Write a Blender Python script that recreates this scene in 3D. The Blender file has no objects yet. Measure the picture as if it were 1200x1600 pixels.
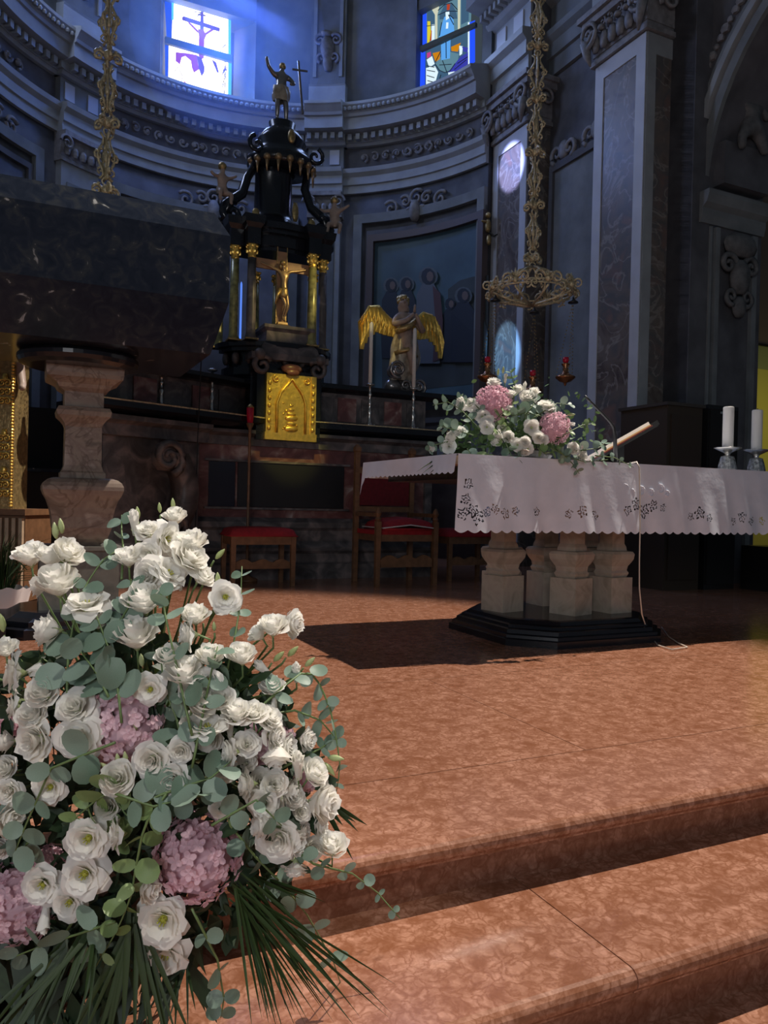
import bpy, math, random
from mathutils import Vector, Matrix
sin, cos, pi, rad = math.sin, math.cos, math.pi, math.radians
random.seed(7)
S = bpy.context.scene
COL = S.collection
# ------------------------------------------------------------------ camera
FPX = 1200.0; HC = 0.72; PITCH = math.atan(10 / 1200); ROLL = 0.0235
cd = bpy.data.cameras.new('camera'); camo = bpy.data.objects.new('camera', cd); COL.objects.link(camo)
CM = Matrix.Rotation(pi / 2 - PITCH, 4, 'X') @ Matrix.Rotation(ROLL, 4, 'Z')
camo.matrix_world = Matrix.Translation((0, 0, HC)) @ CM
cd.sensor_fit = 'VERTICAL'; cd.sensor_height = 32.0; cd.lens = 32.0 * FPX / 1600
cd.clip_start = 0.05; cd.clip_end = 100
S.camera = camo
# church frame: origin below the centre of the apse, a = to the right, b = towards the apse, z = up
TH = rad(25.4); C0 = Vector((-1.292, 8.2, 0)); R = 3.28
U = Vector((cos(TH), sin(TH), 0)); V = Vector((-sin(TH), cos(TH), 0))
def W(a, b, z=0): return C0 + U * a + V * b + Vector((0, 0, z))
def toch(P): d = Vector(P) - C0; return Vector((d.dot(U), d.dot(V), P[2]))
# ------------------------------------------------------------------ world, exposure, lights
wd = bpy.data.worlds.new('world'); S.world = wd; wd.use_nodes = True
wd.node_tree.nodes['Background'].inputs[0].default_value = (0.50, 0.66, 0.84, 1)
wd.node_tree.nodes['Background'].inputs[1].default_value = 0.085
S.view_settings.view_transform = 'Standard'; S.view_settings.look = 'None'
S.view_settings.exposure = 0.0; S.view_settings.gamma = 1.0; S.view_settings.use_curve_mapping = False
def lamp(name, kind, loc, target, energy, color, size=.05, angle=None, blend=.3, sizey=None):
    l = bpy.data.lights.new(name, kind); l.energy = energy; l.color = color
    if kind == 'AREA':
        l.shape = 'RECTANGLE'; l.size = size; l.size_y = sizey or size
    else: l.shadow_soft_size = size
    if kind == 'SPOT': l.spot_size = angle; l.spot_blend = blend
    o = bpy.data.objects.new(name, l); COL.objects.link(o); o.location = loc
    if target is not None:
        o.rotation_euler = (Vector(target) - Vector(loc)).to_track_quat('-Z', 'Y').to_euler()
    return o
KEY = Vector((-0.35, 2.7, 0)) + 10.0 * Vector((.45, .30, .95)).normalized()
lamp('cornice_spotlight', 'SPOT', KEY, (-1.15, 2.75, 0.0), 5200, (1.0, .90, .80), .05, rad(43), .35)
lamp('nave_fill', 'AREA', (-1.0, -4.2, 1.9), (0.4, 3.0, .7), 92, (.93, .94, 1.0), 2.2, sizey=1.4)  # unseen fill lamp added to brighten the flowers and the cloth front
lamp('front_flower_fill', 'SPOT', (1.0, -.6, 4.3), (-.38, 1.12, .28), 300, (1.0, .95, .88), .10, rad(20), .5)  # fill added above the camera to brighten the foreground flowers
lamp('apse_window_light', 'AREA', W(0, 2.75, 7.3), W(0, -2, 1.2), 34, (.28, .42, 1.0), .9, sizey=1.2)
lamp('side_window_light', 'AREA', W(2.45, 1.1, 7.3), W(-1, -1, 2), 22, (.40, .55, 1.0), .9, sizey=1.2)
lamp('left_window_light', 'AREA', W(-2.45, 1.1, 7.6), W(3.2, -1.6, 3.4), 60, (.50, .60, .95), .9, sizey=1.2)
lamp('window_glare_lamp', 'POINT', W(0.05, 2.75, 6.95), None, 75, (.05, .18, 1.0), .25)  # added lamp without a fixture, imitates the blue glare round the window
lamp('tabernacle_spot', 'SPOT', W(-.3, -3.2, 3.6), W(-.05, -1.1, 1.62), 240, (1.0, .86, .20), .03, rad(15), .5)
lamp('crucifix_spot', 'SPOT', W(1.2, -2.6, 3.9), W(.0, -1.0, 2.75), 150, (1.0, .78, .32), .03, rad(17), .5)
lamp('angel_spot', 'SPOT', W(-.2, -2.2, 3.9), W(1.08, -.5, 2.50), 75, (1.0, .80, .30), .03, rad(13), .5)
lamp('side_room_light', 'AREA', W(6.3, -2.1, 1.9), W(6.5, -.95, 1.6), 3.5, (1.0, .90, .40), 1.2)
lamp('patch_high', 'SPOT', W(-1.7, 1.4, 7.3), W(3.25, .33, 5.12), 9000, (.30, .36, 1.0), .02, rad(6.5), .4)
lamp('patch_low', 'SPOT', W(-1.7, 1.4, 7.3), W(3.25, .33, 2.75), 5500, (.22, .48, 1.0), .02, rad(5.6), .4)

# ------------------------------------------------------------------ pixel helpers (a ray through a picture point, met with a plane of the church)
M3 = CM.to_3x3(); CAM = Vector((0, 0, HC))
def ray(x, y): return M3 @ Vector(((x - 600) / FPX, (800 - y) / FPX, -1.0))
def onb(x, y, b):
    r = ray(x, y); t = ((C0 + V * b - CAM).dot(V)) / r.dot(V); return toch(CAM + r * t)
def ona(x, y, a):
    r = ray(x, y); t = ((C0 + U * a - CAM).dot(U)) / r.dot(U); return toch(CAM + r * t)
def onY(x, y, Y):
    r = ray(x, y); return CAM + r * (Y / r.y)
def oncyl(x, y, rr):
    r = ray(x, y); o = CAM - C0; o.z = 0; d = Vector((r.x, r.y, 0))
    A = d.dot(d); B = 2 * o.dot(d); Cc = o.dot(o) - rr * rr; D = max(B * B - 4 * A * Cc, 0)
    return toch(CAM + r * ((-B + math.sqrt(D)) / (2 * A)))

# ------------------------------------------------------------------ materials
def newmat(name):
    m = bpy.data.materials.new(name); m.use_nodes = True
    return m, m.node_tree, m.node_tree.nodes['Principled BSDF']
def pm(name, col, rough=.5, metal=0., spec=.5, emit=None, estr=1.0, noise=0., scale=8., bump=0.):
    m, nt, b = newmat(name)
    b.inputs['Base Color'].default_value = (*col, 1); b.inputs['Roughness'].default_value = rough
    b.inputs['Metallic'].default_value = metal; b.inputs['Specular IOR Level'].default_value = spec
    if emit: b.inputs['Emission Color'].default_value = (*emit, 1); b.inputs['Emission Strength'].default_value = estr
    if noise or bump:
        tc = nt.nodes.new('ShaderNodeTexCoord'); n = nt.nodes.new('ShaderNodeTexNoise')
        n.inputs['Scale'].default_value = scale; n.inputs['Detail'].default_value = 5
        nt.links.new(tc.outputs['Object'], n.inputs['Vector'])
        if noise:
            r = nt.nodes.new('ShaderNodeValToRGB'); e = r.color_ramp.elements
            e[0].position = .3; e[1].position = .7
            e[0].color = (*[c * (1 - noise) for c in col], 1); e[1].color = (*[min(1, c * (1 + noise)) for c in col], 1)
            nt.links.new(n.outputs['Fac'], r.inputs[0]); nt.links.new(r.outputs[0], b.inputs['Base Color'])
        if bump:
            bp = nt.nodes.new('ShaderNodeBump'); bp.inputs['Strength'].default_value = bump; bp.inputs['Distance'].default_value = .02
            nt.links.new(n.outputs['Fac'], bp.inputs['Height']); nt.links.new(bp.outputs[0], b.inputs['Normal'])
    return m
def marble(name, cols, scale=3., rough=.25, detail=8, distort=1.2, pos=None, vein=None, veinscale=2.):
    m, nt, b = newmat(name)
    tc = nt.nodes.new('ShaderNodeTexCoord'); n = nt.nodes.new('ShaderNodeTexNoise')
    oi = nt.nodes.new('ShaderNodeObjectInfo'); ad = nt.nodes.new('ShaderNodeVectorMath'); ad.operation = 'ADD'
    mu = nt.nodes.new('ShaderNodeMath'); mu.operation = 'MULTIPLY'; mu.inputs[1].default_value = 37.
    nt.links.new(oi.outputs['Random'], mu.inputs[0]); nt.links.new(tc.outputs['Object'], ad.inputs[0]); nt.links.new(mu.outputs[0], ad.inputs[1])
    n.inputs['Scale'].default_value = scale; n.inputs['Detail'].default_value = detail; n.inputs['Distortion'].default_value = distort
    nt.links.new(ad.outputs[0], n.inputs['Vector'])
    r = nt.nodes.new('ShaderNodeValToRGB'); cr = r.color_ramp
    ps = pos or [.3 + .4 * i / (len(cols) - 1) for i in range(len(cols))]
    while len(cr.elements) < len(cols): cr.elements.new(.5)
    for e, c, p in zip(cr.elements, cols, ps): e.position = p; e.color = (*c, 1)
    nt.links.new(n.outputs['Fac'], r.inputs[0]); out = r.outputs[0]
    if vein:
        n2 = nt.nodes.new('ShaderNodeTexNoise'); n2.inputs['Scale'].default_value = veinscale; n2.inputs['Detail'].default_value = 6
        n2.inputs['Distortion'].default_value = 2.; nt.links.new(ad.outputs[0], n2.inputs['Vector'])
        r2 = nt.nodes.new('ShaderNodeValToRGB'); c2 = r2.color_ramp; c2.elements.new(.5)
        for e, p, k in zip(c2.elements, (.47, .5, .53), (0, .8, 0)): e.position = p; e.color = (k, k, k, 1)
        nt.links.new(n2.outputs['Fac'], r2.inputs[0])
        mx = nt.nodes.new('ShaderNodeMix'); mx.data_type = 'RGBA'; mx.inputs[7].default_value = (*vein, 1)
        nt.links.new(r2.outputs[0], mx.inputs[0]); nt.links.new(out, mx.inputs[6]); out = mx.outputs[2]
    nt.links.new(out, b.inputs['Base Color']); b.inputs['Roughness'].default_value = rough
    return m
def verona(name, light, dark, scale=26., rough=.18):
    m, nt, b = newmat(name); L = nt.links.new
    tc = nt.nodes.new('ShaderNodeTexCoord'); oi = nt.nodes.new('ShaderNodeObjectInfo')
    mu = nt.nodes.new('ShaderNodeMath'); mu.operation = 'MULTIPLY'; mu.inputs[1].default_value = 23.
    ad = nt.nodes.new('ShaderNodeVectorMath'); ad.operation = 'ADD'
    L(oi.outputs['Random'], mu.inputs[0]); L(tc.outputs['Object'], ad.inputs[0]); L(mu.outputs[0], ad.inputs[1])
    def noise(s, d, dist=0.):
        n = nt.nodes.new('ShaderNodeTexNoise'); n.inputs['Scale'].default_value = s; n.inputs['Detail'].default_value = d; n.inputs['Distortion'].default_value = dist
        L(ad.outputs[0], n.inputs['Vector']); return n
    n = noise(18., 4); sc = nt.nodes.new('ShaderNodeVectorMath'); sc.operation = 'SCALE'; sc.inputs['Scale'].default_value = .085
    L(n.outputs['Color'], sc.inputs[0]); a2 = nt.nodes.new('ShaderNodeVectorMath'); a2.operation = 'ADD'; L(ad.outputs[0], a2.inputs[0]); L(sc.outputs[0], a2.inputs[1])
    def voro(s, lo, hi, f):
        v = nt.nodes.new('ShaderNodeTexVoronoi'); v.feature = f; v.inputs['Scale'].default_value = s; L(a2.outputs[0], v.inputs['Vector'])
        mr = nt.nodes.new('ShaderNodeMapRange'); mr.inputs[1].default_value = lo; mr.inputs[2].default_value = hi; mr.interpolation_type = 'SMOOTHSTEP'
        L(v.outputs['Distance'], mr.inputs[0]); return mr.outputs[0], v
    v1, vv = voro(scale, .03, .20, 'DISTANCE_TO_EDGE'); v2, _ = voro(scale * 1.9, .0, .25, 'DISTANCE_TO_EDGE')
    nr = nt.nodes.new('ShaderNodeMapRange'); nr.inputs[1].default_value = .34; nr.inputs[2].default_value = .62; L(noise(22., 6, .6).outputs['Fac'], nr.inputs[0])
    big = nt.nodes.new('ShaderNodeMapRange'); big.inputs[1].default_value = .3; big.inputs[2].default_value = .7; big.inputs[3].default_value = .35; L(noise(3.5, 3).outputs['Fac'], big.inputs[0])
    def mth(op, x, y):
        q = nt.nodes.new('ShaderNodeMath'); q.operation = op; q.use_clamp = True
        for i, w in enumerate((x, y)):
            if isinstance(w, (int, float)): q.inputs[i].default_value = w
            else: L(w, q.inputs[i])
        return q.outputs[0]
    f = mth('MULTIPLY', mth('ADD', mth('ADD', mth('MULTIPLY', v1, .45), .22), mth('MULTIPLY', v2, .33)), mth('ADD', mth('MULTIPLY', nr.outputs[0], .85), .15))
    f = mth('MULTIPLY', f, mth('ADD', mth('MULTIPLY', big.outputs[0], .4), .65))
    mx = nt.nodes.new('ShaderNodeMix'); mx.data_type = 'RGBA'; mx.inputs[6].default_value = (*dark, 1); mx.inputs[7].default_value = (*light, 1)
    L(f, mx.inputs[0]); L(mx.outputs[2], b.inputs['Base Color']); b.inputs['Roughness'].default_value = rough
    return m
def leafmat(name, c1, c2, trans=.3, rough=.45, petal=False):
    m, nt, b = newmat(name); L = nt.links.new
    oi = nt.nodes.new('ShaderNodeObjectInfo'); tc = nt.nodes.new('ShaderNodeTexCoord')
    n = nt.nodes.new('ShaderNodeTexNoise'); n.inputs['Scale'].default_value = 25.; n.inputs['Detail'].default_value = 3; L(tc.outputs['Object'], n.inputs['Vector'])
    av = nt.nodes.new('ShaderNodeMath'); av.operation = 'ADD'; L(oi.outputs['Random'], av.inputs[0]); L(n.outputs['Fac'], av.inputs[1])
    hf = nt.nodes.new('ShaderNodeMath'); hf.operation = 'MULTIPLY'; hf.inputs[1].default_value = .5; L(av.outputs[0], hf.inputs[0])
    mx = nt.nodes.new('ShaderNodeMix'); mx.data_type = 'RGBA'; mx.inputs[6].default_value = (*c1, 1); mx.inputs[7].default_value = (*c2, 1)
    L(hf.outputs[0], mx.inputs[0]); L(mx.outputs[2], b.inputs['Base Color']); b.inputs['Roughness'].default_value = rough
    b.inputs['Specular IOR Level'].default_value = .25 if petal else .45
    t = nt.nodes.new('ShaderNodeBsdfTranslucent'); L(mx.outputs[2], t.inputs[0])
    ms = nt.nodes.new('ShaderNodeMixShader'); ms.inputs[0].default_value = trans
    L(b.outputs[0], ms.inputs[1]); L(t.outputs[0], ms.inputs[2]); L(ms.outputs[0], nt.nodes['Material Output'].inputs[0])
    return m
def glow(name, col, s):
    m = bpy.data.materials.new(name); m.use_nodes = True; nt = m.node_tree; nt.nodes.remove(nt.nodes['Principled BSDF'])
    e = nt.nodes.new('ShaderNodeEmission'); e.inputs[0].default_value = (*col, 1); e.inputs[1].default_value = s
    nt.links.new(e.outputs[0], nt.nodes['Material Output'].inputs[0]); return m
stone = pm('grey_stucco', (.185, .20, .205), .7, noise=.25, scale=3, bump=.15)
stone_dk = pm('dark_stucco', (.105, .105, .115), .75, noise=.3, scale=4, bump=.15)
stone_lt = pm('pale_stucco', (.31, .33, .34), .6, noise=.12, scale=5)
frame_lt = pm('pale_pilaster_edging', (.50, .52, .56), .5, noise=.08, scale=4)
relief_dk = pm('dark_relief', (.13, .13, .13), .7, noise=.3, scale=14, bump=.3)
relief = pm('stucco_relief', (.24, .235, .24), .6, noise=.3, scale=14, bump=.3)
brown_panel = marble('brown_marble_panel', [(.08, .06, .055), (.17, .14, .12), (.11, .11, .11), (.20, .13, .11)], 2.2, .35, vein=(.30, .28, .25))
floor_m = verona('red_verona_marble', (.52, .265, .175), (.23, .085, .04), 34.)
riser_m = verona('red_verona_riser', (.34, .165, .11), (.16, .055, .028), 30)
col_m = marble('pink_brown_marble', [(.15, .115, .09), (.27, .215, .165), (.21, .155, .125), (.40, .34, .28)], 7., .4, vein=(.12, .08, .06), veinscale=3)
base_m = marble('beige_marble', [(.34, .28, .21), (.50, .43, .34), (.42, .33, .27)], 7., .4)
black_m = marble('black_marble', [(.006, .007, .010), (.012, .013, .018), (.010, .010, .012)], 3., .22, vein=None)
slab_m = marble('black_speckled_marble', [(.006, .009, .018), (.014, .018, .030), (.03, .033, .038), (.30, .30, .30)], 13., .16, pos=[.2, .5, .67, .72])
altar_m = marble('dark_red_marble', [(.09, .035, .035), (.18, .07, .065), (.28, .17, .15), (.45, .36, .33)], 5., .35, pos=[.3, .5, .62, .72])
altar_g = marble('dark_grey_marble', [(.05, .047, .047), (.11, .10, .10), (.24, .20, .19)], 6., .4)
ped_m = marble('grey_green_marble', [(.10, .105, .09), (.17, .165, .14), (.13, .12, .10)], 8., .4)
panel_k = pm('dark_panel', (.012, .013, .016), .5)
gold = pm('gilding', (.85, .56, .13), .33, .75, noise=.2, scale=30, bump=.25)
gold_dk = pm('old_gilding', (.42, .30, .13), .42, .7, noise=.35, scale=40, bump=.3)
brass = pm('lamp_brass', (.56, .46, .28), .42, .35, noise=.35, scale=60, bump=.2)
silver = pm('silver', (.62, .60, .56), .25, .9)
bronze = pm('bronze_figure', (.34, .23, .12), .35, .5)
wood = pm('chair_wood', (.17, .085, .04), .45, noise=.25, scale=20)
wood_lt = pm('pale_wood', (.45, .33, .22), .5, noise=.2, scale=15)
cross_w = pm('crucifix_wood', (.36, .20, .10), .45, noise=.15, scale=12)
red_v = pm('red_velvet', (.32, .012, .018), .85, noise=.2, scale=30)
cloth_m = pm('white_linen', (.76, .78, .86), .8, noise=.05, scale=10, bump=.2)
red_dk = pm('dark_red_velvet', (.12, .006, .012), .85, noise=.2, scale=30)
trim_w = pm('white_piping', (.6, .57, .55), .7)
wax = pm('candle_wax', (.78, .75, .70), .5)
black_p = pm('black_plastic', (.012, .012, .012), .4)
cable_w = pm('pale_cable', (.62, .55, .46), .5)
page = pm('book_pages', (.72, .64, .55), .7)
skin_p = pm('painted_skin', (.36, .27, .22), .5, noise=.15, scale=20)
robe_p = pm('painted_robe', (.36, .31, .24), .4, .25, noise=.4, scale=18)
cloud_p = pm('silvered_cloud', (.32, .30, .29), .25, .7, noise=.2, scale=10)
ruby = pm('ruby_glass', (.35, .01, .03), .1, emit=(.3, .005, .02), estr=.05)
copper = pm('copper_bowl', (.36, .17, .08), .25, .8, noise=.2, scale=20)
white_pot = pm('white_wrapping', (.75, .71, .70), .6)
yellow_w = pm('yellow_wall', (.62, .55, .10), .7)
petal_m = leafmat('white_petal', (.92, .90, .83), (.95, .94, .90), .42, .5, True)
petal_g = leafmat('bud_green', (.42, .52, .20), (.62, .68, .38), .25)
pink_m = leafmat('pink_petal', (.80, .50, .58), (.88, .66, .72), .38, .5, True)
center_m = pm('flower_centre', (.42, .42, .05), .5)
euc_m = leafmat('eucalyptus_leaf', (.12, .20, .13), (.30, .40, .33), .22, .5)
euc_y = leafmat('young_eucalyptus_leaf', (.20, .32, .09), (.30, .40, .20), .35, .45)
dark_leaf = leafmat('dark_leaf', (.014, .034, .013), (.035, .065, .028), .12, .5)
palm_m = leafmat('palm_leaf', (.010, .024, .006), (.030, .058, .012), .06, .55)  # green kept very dark, shade under the bouquet is put into it
stem_m = pm('stem_green', (.13, .20, .07), .5)

# ------------------------------------------------------------------ mesh builder
class MB:
    def __init__(s): s.v = []; s.f = []
    def add(s, vs, fs):
        n = len(s.v); s.v += [tuple(p) for p in vs]; s.f += [tuple(i + n for i in f) for f in fs]; return s
    def box(s, x0, x1, y0, y1, z0, z1, c=0.):
        if c:  # chamfered on the upright edges and top
            P = [(x0 + c, y0), (x1 - c, y0), (x1, y0 + c), (x1, y1 - c), (x1 - c, y1), (x0 + c, y1), (x0, y1 - c), (x0, y0 + c)]
            return s.prism(P, z0, z1)
        return s.add([(x0, y0, z0), (x1, y0, z0), (x1, y1, z0), (x0, y1, z0), (x0, y0, z1), (x1, y0, z1), (x1, y1, z1), (x0, y1, z1)],
                     [(3, 2, 1, 0), (4, 5, 6, 7), (0, 1, 5, 4), (1, 2, 6, 5), (2, 3, 7, 6), (3, 0, 4, 7)])
    def prism(s, P, z0, z1):
        n = len(P)
        return s.add([(x, y, z0) for x, y in P] + [(x, y, z1) for x, y in P],
                     [tuple(range(n))[::-1], tuple(range(n, 2 * n))] + [(i, (i + 1) % n, n + (i + 1) % n, n + i) for i in range(n)])
    def stack(s, rings, cap=True):  # rings: lists of 3-D points, same count
        n = len(rings[0]); vs = [p for r in rings for p in r]; fs = []
        for k in range(len(rings) - 1):
            for i in range(n): j = (i + 1) % n; fs.append((k * n + i, k * n + j, (k + 1) * n + j, (k + 1) * n + i))
        if cap: fs += [tuple(range(n))[::-1], tuple(range((len(rings) - 1) * n, len(rings) * n))]
        return s.add(vs, fs)
    def lathe(s, prof, n=16, c=(0, 0, 0), sq=1., cap=True):
        return s.stack([[(c[0] + r * cos(2 * pi * i / n), c[1] + r * sq * sin(2 * pi * i / n), c[2] + z) for i in range(n)] for r, z in prof], cap)
    def sqstack(s, prof, c=(0, 0, 0), sy=1., cut=0.):  # square (or clipped-corner) section of half width r at height z
        def ring(r, z):
            k = cut * r; h = r * sy
            P = [(-r, -h), (r, -h), (r, h), (-r, h)] if not cut else [(-r + k, -h), (r - k, -h), (r, -h + k), (r, h - k), (r - k, h), (-r + k, h), (-r, h - k), (-r, -h + k)]
            return [(c[0] + x, c[1] + y, c[2] + z) for x, y in P]
        return s.stack([ring(r, z) for r, z in prof])
    def tube(s, pts, r, n=6, cap=True):
        pts = [Vector(p) for p in pts]; m = len(pts); rr = r if isinstance(r, (list, tuple)) else [r] * m
        rings = []; up = Vector((.13, .27, 1)).normalized()
        for i, p in enumerate(pts):
            t = (pts[min(i + 1, m - 1)] - pts[max(i - 1, 0)])
            if t.length < 1e-9: t = Vector((0, 0, 1))
            t.normalize(); x = t.cross(up)
            if x.length < .05: x = t.cross(Vector((1, 0, 0)))
            x.normalize(); y = x.cross(t)
            rings.append([tuple(p + (x * cos(2 * pi * k / n) + y * sin(2 * pi * k / n)) * rr[i]) for k in range(n)])
        return s.stack(rings, cap)
    def grid(s, f, nu, nv):
        vs = [f(i / nu, j / nv) for j in range(nv + 1) for i in range(nu + 1)]
        fs = [(j * (nu + 1) + i, j * (nu + 1) + i + 1, (j + 1) * (nu + 1) + i + 1, (j + 1) * (nu + 1) + i) for j in range(nv) for i in range(nu)]
        return s.add(vs, fs)
    def blob(s, c, r, sx=1., sy=1., sz=1., n=8, m=6):
        rings = [[(c[0] + r * sx * sin(pi * j / m) * cos(2 * pi * i / n), c[1] + r * sy * sin(pi * j / m) * sin(2 * pi * i / n), c[2] - r * sz * cos(pi * j / m)) for i in range(n)] for j in range(1, m)]
        s.stack(rings); return s
    def arc(s, prof, f0, f1, n=40, closed=True):  # profile of (inset from the wall radius, z), swept round the apse
        m = len(prof); vs = []; fs = []
        for k in range(n + 1):
            f = rad(f0 + (f1 - f0) * k / n)
            for d, z in prof: vs.append(((R - d) * sin(f), (R - d) * cos(f), z))
        for k in range(n):
            for i in range(m if closed else m - 1):
                j = (i + 1) % m; fs.append((k * m + i, k * m + j, (k + 1) * m + j, (k + 1) * m + i))
        if closed: fs += [tuple(range(m)), tuple(range(n * m, n * m + m))[::-1]]
        return s.add(vs, fs)
    def extr(s, prof, p0, p1, nrm):  # profile (out along nrm, z) drawn from p0 to p1 (2-D points)
        vs = []; m = len(prof)
        for p in (p0, p1):
            for d, z in prof: vs.append((p[0] + nrm[0] * d, p[1] + nrm[1] * d, z))
        return s.add(vs, [(i, (i + 1) % m, m + (i + 1) % m, m + i) for i in range(m)] + [tuple(range(m)), tuple(range(m, 2 * m))[::-1]])
    def scroll(s, c, r, ex, ez, turns=1.6, th=.01, a0=0., n=22, sgn=1, grow=.12):
        c = Vector(c); ex = Vector(ex); ez = Vector(ez); pts = []
        for i in range(n + 1):
            t = i / n; a = a0 + sgn * turns * 2 * pi * t; q = r * (grow + (1 - grow) * t)
            pts.append(c + ex * (q * cos(a)) + ez * (q * sin(a)))
        return s.tube(pts, [th * (.6 + .5 * i / n) for i in range(n + 1)], 5)
    def xf(s, mat): s.v = [tuple(mat @ Vector(p)) for p in s.v]; return s
    def mesh(s, name, mat, smooth=False):
        me = bpy.data.meshes.new(name); me.from_pydata(s.v, [], s.f); me.update()
        if mat: me.materials.append(mat)
        if smooth: me.polygons.foreach_set('use_smooth', [True] * len(me.polygons))
        return me
BASE = {}
def setp(o, label=None, cat=None, group=None, kind=None):
    for k, v in (('label', label), ('category', cat), ('group', group), ('kind', kind)):
        if v: o[k] = v
def thing(name, label, cat, a, b, z, rot=0., group=None, world=False):
    o = bpy.data.objects.new(name, None); COL.objects.link(o); o.empty_display_size = .1
    if world: o.location = (a, b, z); o.rotation_euler.z = rot
    else: o.location = W(a, b, z); o.rotation_euler.z = TH + rot
    setp(o, label, cat, group); BASE[o.name] = Vector((a, b, z)); return o
def part(root, name, mb, mat, local=False, smooth=False, label=None, kind=None, mods=None):
    if not local:
        r = root
        while r.parent: r = r.parent
        B = BASE[r.name]; mb.v = [(p[0] - B.x, p[1] - B.y, p[2] - B.z) for p in mb.v]
    o = bpy.data.objects.new(name, mb.mesh(name, mat, smooth)); COL.objects.link(o); o.parent = root
    setp(o, label, None, None, kind); return o
def inst(root, name, me, mw, kind=None, label=None):  # a shared mesh placed in the root's own frame
    o = bpy.data.objects.new(name, me); COL.objects.link(o); o.parent = root; o.matrix_local = mw
    setp(o, label, None, None, kind); return o
def solo(name, label, cat, mb, mat, a, b, z, smooth=False, group=None, world=False):
    mb.v = [(p[0] - a, p[1] - b, p[2] - z) for p in mb.v]
    o = bpy.data.objects.new(name, mb.mesh(name, mat, smooth)); COL.objects.link(o)
    o.location = (a, b, z) if world else W(a, b, z); o.rotation_euler.z = 0 if world else TH
    setp(o, label, cat, group); return o
def struct(name, mb, mat, smooth=False):
    o = bpy.data.objects.new(name, mb.mesh(name, mat, smooth)); COL.objects.link(o)
    o.location = C0; o.rotation_euler.z = TH; o['kind'] = 'structure'; BASE[o.name] = Vector((0, 0, 0)); return o
def copy_tree(o, parent=None):
    c = o.copy(); COL.objects.link(c)
    if parent: c.parent = parent
    for ch in list(o.children):
        k = copy_tree(ch, c)
    return c
def skin(root, name, nodes, edges, mat, sub=1, local=False):
    me = bpy.data.meshes.new(name); r = root
    while r.parent: r = r.parent
    B = Vector((0, 0, 0)) if local else BASE[r.name]
    me.from_pydata([tuple(Vector(n[:3]) - B) for n in nodes], edges, []); me.materials.append(mat)
    o = bpy.data.objects.new(name, me); COL.objects.link(o); o.parent = root
    sk = o.modifiers.new('skin', 'SKIN')
    if not me.skin_vertices: bpy.context.view_layer.update()
    for i, n in enumerate(nodes):
        me.skin_vertices[0].data[i].radius = (n[3], n[3])
    me.skin_vertices[0].data[0].use_root = True; sk.use_smooth_shade = True
    sb = o.modifiers.new('sub', 'SUBSURF'); sb.levels = sub; sb.render_levels = sub
    return o
# ================================================================== SETTING
# platform of red marble with two steps, edges along the church's a axis
fl = struct('floor', MB().box(-7, 9, -6.5, 3.6, -.30, -.03), floor_m)
def slab(root, a0, a1, b0, b1, z1, th, bull=False, mat=floor_m):
    m = MB(); g = .0015; a0 += g; a1 -= g; b1 -= g
    if bull:
        P = [(b1, z1 - th), (b0 + .012, z1 - th), (b0 + .012, z1 - th + .004)]
        for k in range(9):
            t = -pi / 2 + pi * k / 8 * .5 * 2
            P.append((b0 + .022 - .022 * cos(t), z1 - .022 + .022 * sin(t)))
        P.append((b1, z1))
        vs = [(a0, b, z) for b, z in P] + [(a1, b, z) for b, z in P]; n = len(P)
        m.add(vs, [(i, (i + 1) % n, n + (i + 1) % n, n + i) for i in range(n)] + [tuple(range(n))[::-1], tuple(range(n, 2 * n))])
    else:
        b0 += g; m.box(a0, a1, b0, b1, z1 - th, z1)
    part(root, 'slab', m, mat)
seam = [-6.9, -5.1, -3.2, -1.31 - .55, .25, 2.2, 4.2, 6.2]
for i in range(len(seam) - 1): slab(fl, seam[i], seam[i + 1], -6.55, -6.15, 0, .045, True)
rows = [-6.15, -5.15, -4.1, -3.05, -2.0, -.95, .2, 1.4, 2.6, 3.6]
for j in range(len(rows) - 1):
    aa = -6.6 + (.7 if j % 2 else 0)
    while aa < 7.5: slab(fl, aa, aa + 1.45, rows[j], rows[j + 1], 0, .03); aa += 1.45
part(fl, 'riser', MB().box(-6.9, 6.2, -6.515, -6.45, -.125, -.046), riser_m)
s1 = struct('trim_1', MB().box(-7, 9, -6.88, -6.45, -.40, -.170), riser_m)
seam = [-6.8, -4.9, -3.1, -1.31, .62, 2.5, 4.4]
for i in range(len(seam) - 1): slab(s1, seam[i], seam[i + 1], -6.905, -6.47, -.125, .045, True)
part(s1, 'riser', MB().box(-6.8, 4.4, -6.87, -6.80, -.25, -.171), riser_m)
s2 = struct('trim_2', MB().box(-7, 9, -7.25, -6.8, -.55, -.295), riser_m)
seam = [-6.8, -4.3, -2.2, -.75, 1.1, 3.]
for i in range(len(seam) - 1): slab(s2, seam[i], seam[i + 1], -7.26, -6.82, -.25, .045, True)
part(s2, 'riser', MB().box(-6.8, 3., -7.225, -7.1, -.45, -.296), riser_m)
struct('floor_nave', MB().box(-7, 6, -14, -7.1, -.60, -.38), floor_m)
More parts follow.
